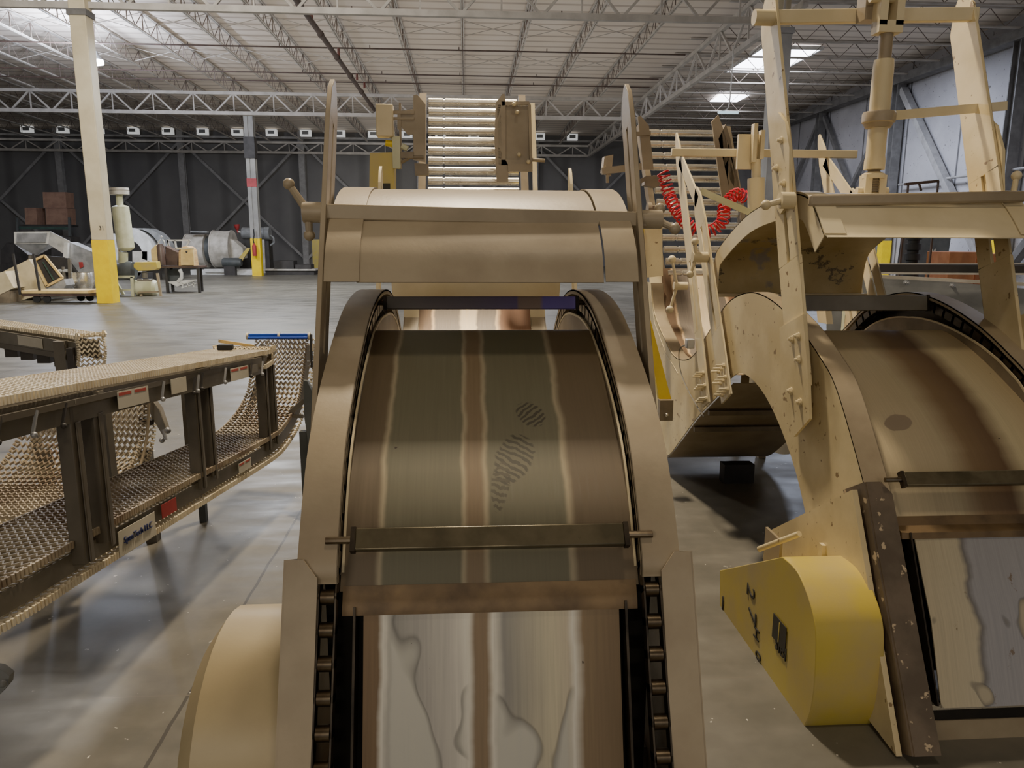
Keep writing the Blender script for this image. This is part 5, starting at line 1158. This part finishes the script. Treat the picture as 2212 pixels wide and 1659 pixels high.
# ------------------------------------------------------------------ behind the right machine
# long trough conveyor crossing behind
Z_ = lambda px, py, Y: V(onY(px, py, Y))
t = thing('trough_conveyor', (4.6, 6.9, GZ), 'long low grey conveyor trough crossing behind the right machine, with bolted side panel', 'conveyor')
a, b = Z_(1790, 588, 6.9), Z_(2400, 626, 6.2)
MB().prism([Z_(1786, 590, 6.9), Z_(1850, 590, 6.9), Z_(2100, 613, 6.6), Z_(2400, 640, 6.3), Z_(2400, 900, 6.3), Z_(1786, 800, 6.9)], (0, .01, 0)).build('side_panel', M['grey'], t)
MB().bar(Z_(1786, 591, 6.85), Z_(2400, 624, 6.3), .03, .03).build('top_edge', M['white_dirty'], t)
MB().bar(Z_(1840, 580, 8.4), Z_(2400, 584, 8.4), .05, .10).build('rear_beam', M['dark'], t); MB().bar(Z_(1786, 572, 9.0), Z_(2400, 571, 9.0), .04, .03).build('rear_edge', M['white_dirty'], t); MB().bar(Z_(1780, 580, 8.95), Z_(2400, 580, 8.95), .04, .10).build('rear_beam', M['dark'], t)
MB().bar(Z_(1855, 590, 8.3), Z_(2400, 593, 8.3), .03, .02).build('rear_edge', M['white_dirty'], t)
for x_ in (3.9, 7.0): MB().span(x_, x_+.08, 7.3, 7.38, GZ, 1.0).build('leg', M['motor'], t); MB().bar((x_+.04, 6.5, .6), (x_+.04, 9.0, .6), .05, .05).build('cross_tie', M['motor'], t)
for px, py in ((1810, 601), (1876, 605), (1957, 611), (2055, 617), (2198, 630)):
    mb = MB(); p = Z_(px, py, 6.66); hexbolt(mb, p, (0, -1, 0), .018, .03); mb.build('bolt', M['silver'], t)
# things by the concrete wall
def wallbox(px0, py0, px1, py1, Y, name, mat, label, cat, dp=.8):
    P = [Z_(px0, py0, Y), Z_(px1, py0, Y), V((Z_(px1, py0, Y).x, Y, GZ)), V((Z_(px0, py0, Y).x, Y, GZ))]
    return solo(MB().prism(P, (0, dp, 0)), name, M[mat], P[3], label, cat, bevel=.01)
Yc = 18.0
t = thing('steel_cabinet', (Z_(2015, 560, Yc).x, Yc, GZ), 'dark grey metal cabinet with faint pale number by the concrete wall', 'cabinet')
P = [Z_(1988, 499, Yc), Z_(2056, 499, Yc), V((Z_(2050, 499, Yc).x, Yc, GZ)), V((Z_(1980, 499, Yc).x, Yc, GZ))]; MB().prism(P, (0, .6, 0)).build('body', M['motor'], t); MB().prism([P[0]+V((-.16, .02, 0)), P[0], P[3], P[3]+V((-.16, .02, 0))], (0, .5, 0)).build('side', M['dark'], t)
lettering('34', .14, M['label_white'], t, Z_(2016, 542, Yc-.01), (1, 0, 0), (0, 0, 1), 'number')
def ribbed(px, Y, py0, label):
    x = Z_(px, 540, Y).x; z1 = Z_(px, py0, Y).z; mb = MB(); prof = [(0, 0)]; n = 9; L = z1-GZ
    for i in range(n): a = L*i/n; prof += [(a, .17), (a+L/n*.6, .17), (a+L/n*.62, .12), (a+L/n*.98, .12)]
    prof += [(L, .12), (L, 0)]; mb.lathe((x, Y, GZ), (0, 0, 1), prof, 20); return solo(mb, 'ribbed_drum', M['rubber'], (x, Y, GZ), label, 'drum')
ribbed(1972, 16.5, 496, 'tall black ribbed tube left of the dark cabinet'); ribbed(1856, 16.5, 500, 'dark ribbed tube seen below the raised hood, behind the pale handle')
wallbox(2052, 544, 2110, 600, 15.5, 'orange_crate', 'orange', 'orange-brown crate to the right of the dark cabinet', 'crate'); wallbox(2112, 548, 2175, 600, 15.8, 'orange_crate', 'orange', 'orange-brown crate behind the right slotted upright', 'crate')
t = thing('folding_rack', Z_(1995, 400, 14), 'thin dark bar frame standing above the raised hood near the wall', 'rack')
mb = MB(); mb.bar(Z_(1955, 398, 14), Z_(2027, 391, 14), .05, .05); mb.bar(Z_(2027, 391, 14), V((Z_(2027, 391, 14).x, 14, GZ)), .03, .03); mb.bar(Z_(1962, 398, 14), V((Z_(1962, 391, 14).x, 14, GZ)), .03, .03); mb.bar(Z_(1985, 396, 14), Z_(1990, 412, 14), .03, .03); mb.build('frame', M['brown'], t)
# pale handle seen below the raised hood
p = at(1862, 525, 6.2); t = thing('lever_handle', p, 'pale ball-ended lever beyond the raised hood of the right machine', 'handle')
MB().tube(at(1842, 527, 6.2), at(1862, 521, 6.2), .02, 10).build('arm', M['sage'], t); MB().ball(at(1873, 515, 6.2), .028, 12).build('ball', M['cream'], t); MB().bar(at(1842, 527, 6.25), (at(1842, 527, 6.25).x, at(1842, 527, 6.25).y, GZ), .05, .05).build('post', M['sage'], t)
# slotted plates of a third unit just behind the right machine
t = thing('slotted_stand', at(1850, 640, 4.9), 'two cream slotted plates standing between the raised hood and the low grey trough', 'stand')
for k, (P, tt) in enumerate((([(1834, 512), (1842, 518), (1868, 648), (1845, 648)], 0), ([(1806, 545), (1818, 540), (1840, 646), (1822, 646)], 0), ([(1776, 596), (1786, 590), (1800, 700), (1786, 700)], 0))):
    MB().prism([at(x, y, 4.9+.2*k) for x, y in P], (0, .14, 0)).build('plate', M['cream'], t)
MB().bar(at(1852, 640, 4.8), (at(1852, 640, 4.8).x, 4.8, GZ), .08, .08).build('post', M['cream'], t)
# ------------------------------------------------------------------ camera, world, lights
cam = bpy.data.cameras.new('camera'); co = bpy.data.objects.new('camera', cam); C.objects.link(co)
cam.sensor_width = 36; cam.lens = FP/2212*36; cam.clip_end = 300; cam.clip_start = .05
co.matrix_world = Matrix.Translation(O_) @ Matrix((R_, U_, -F_)).transposed().to_4x4()
bpy.context.scene.camera = co
w = bpy.data.worlds.new('world'); bpy.context.scene.world = w; w.use_nodes = True
w.node_tree.nodes['Background'].inputs[0].default_value = (.95, .93, .93, 1); w.node_tree.nodes['Background'].inputs[1].default_value = .215
def area(loc, size, power, col, target=None, sy=None):
    l = bpy.data.lights.new('lamp', 'AREA'); l.shape = 'RECTANGLE'; l.size = size; l.size_y = sy or size; l.energy = power; l.color = col  # name shared by the hall lamps and the added fill areas
    o = bpy.data.objects.new('lamp_or_fill', l); C.objects.link(o); o.location = loc
    d = (V(target)-V(loc)) if target else V((0, 0, -1)); o.rotation_euler = d.to_track_quat('-Z', 'Y').to_euler(); return o
def point(loc, power, col, r=.2):
    l = bpy.data.lights.new('lamp', 'POINT'); l.energy = power; l.color = col; l.shadow_soft_size = r
    o = bpy.data.objects.new('lamp_or_fill', l); C.objects.link(o); o.location = loc; return o
WARM = (1, .83, .60); COOL = (.72, .80, 1)
area((0, 6.2, 7.6), .5, 560, WARM)
area((.8, 0.3, 7.6), .6, 60, WARM)
area((.9, -15, 7.2), 1.4, 480, WARM)
area((-2.6, -2.6, 2.7), 1.6, 26, (1, .86, .66), target=(2, 4, 1.2))  # added soft fill into the raised hood, no fixture here
area((-7, 13, 7.9), 1.5, 300, (1, .93, .82))
area((-6, 12, 7.9), 1.2, 700, (1, .96, .88), target=(-11, 26, .5))  # added light aimed at the far-left equipment to brighten it
area((-7, 27, 7.5), 2, 800, (.92, .95, 1))
area((2, 30, 7.5), 2, 500, (.95, .95, 1))
point((-14, 29.2, 7.7), 1400, COOL, .3)
area((14, 29, 8.6), 3, 900, COOL)
area((15.5, 16, 8.3), 2, 450, (.85, .87, 1))
u = area((-4, 34, 5.0), 22, 340, (1, .95, .88), target=(-4, 34, 9)); u2 = area((-4, 48, 4.0), 10, 110, (1, .97, .93), target=(-4, 60, 5.5), sy=5)  # added helpers without fixtures: uplight for the roof, wash for the back wall
# lift everything so that the floor is at z = 0
for o in list(bpy.context.scene.objects):
    if o.parent is None: o.location.z += .1
sc = bpy.context.scene
sc.view_settings.view_transform = 'AgX'; sc.view_settings.look = 'None'; sc.view_settings.exposure = 0.2; sc.view_settings.gamma = 1.12
sc.cycles.use_denoising = True
sc.cycles.max_bounces = 6
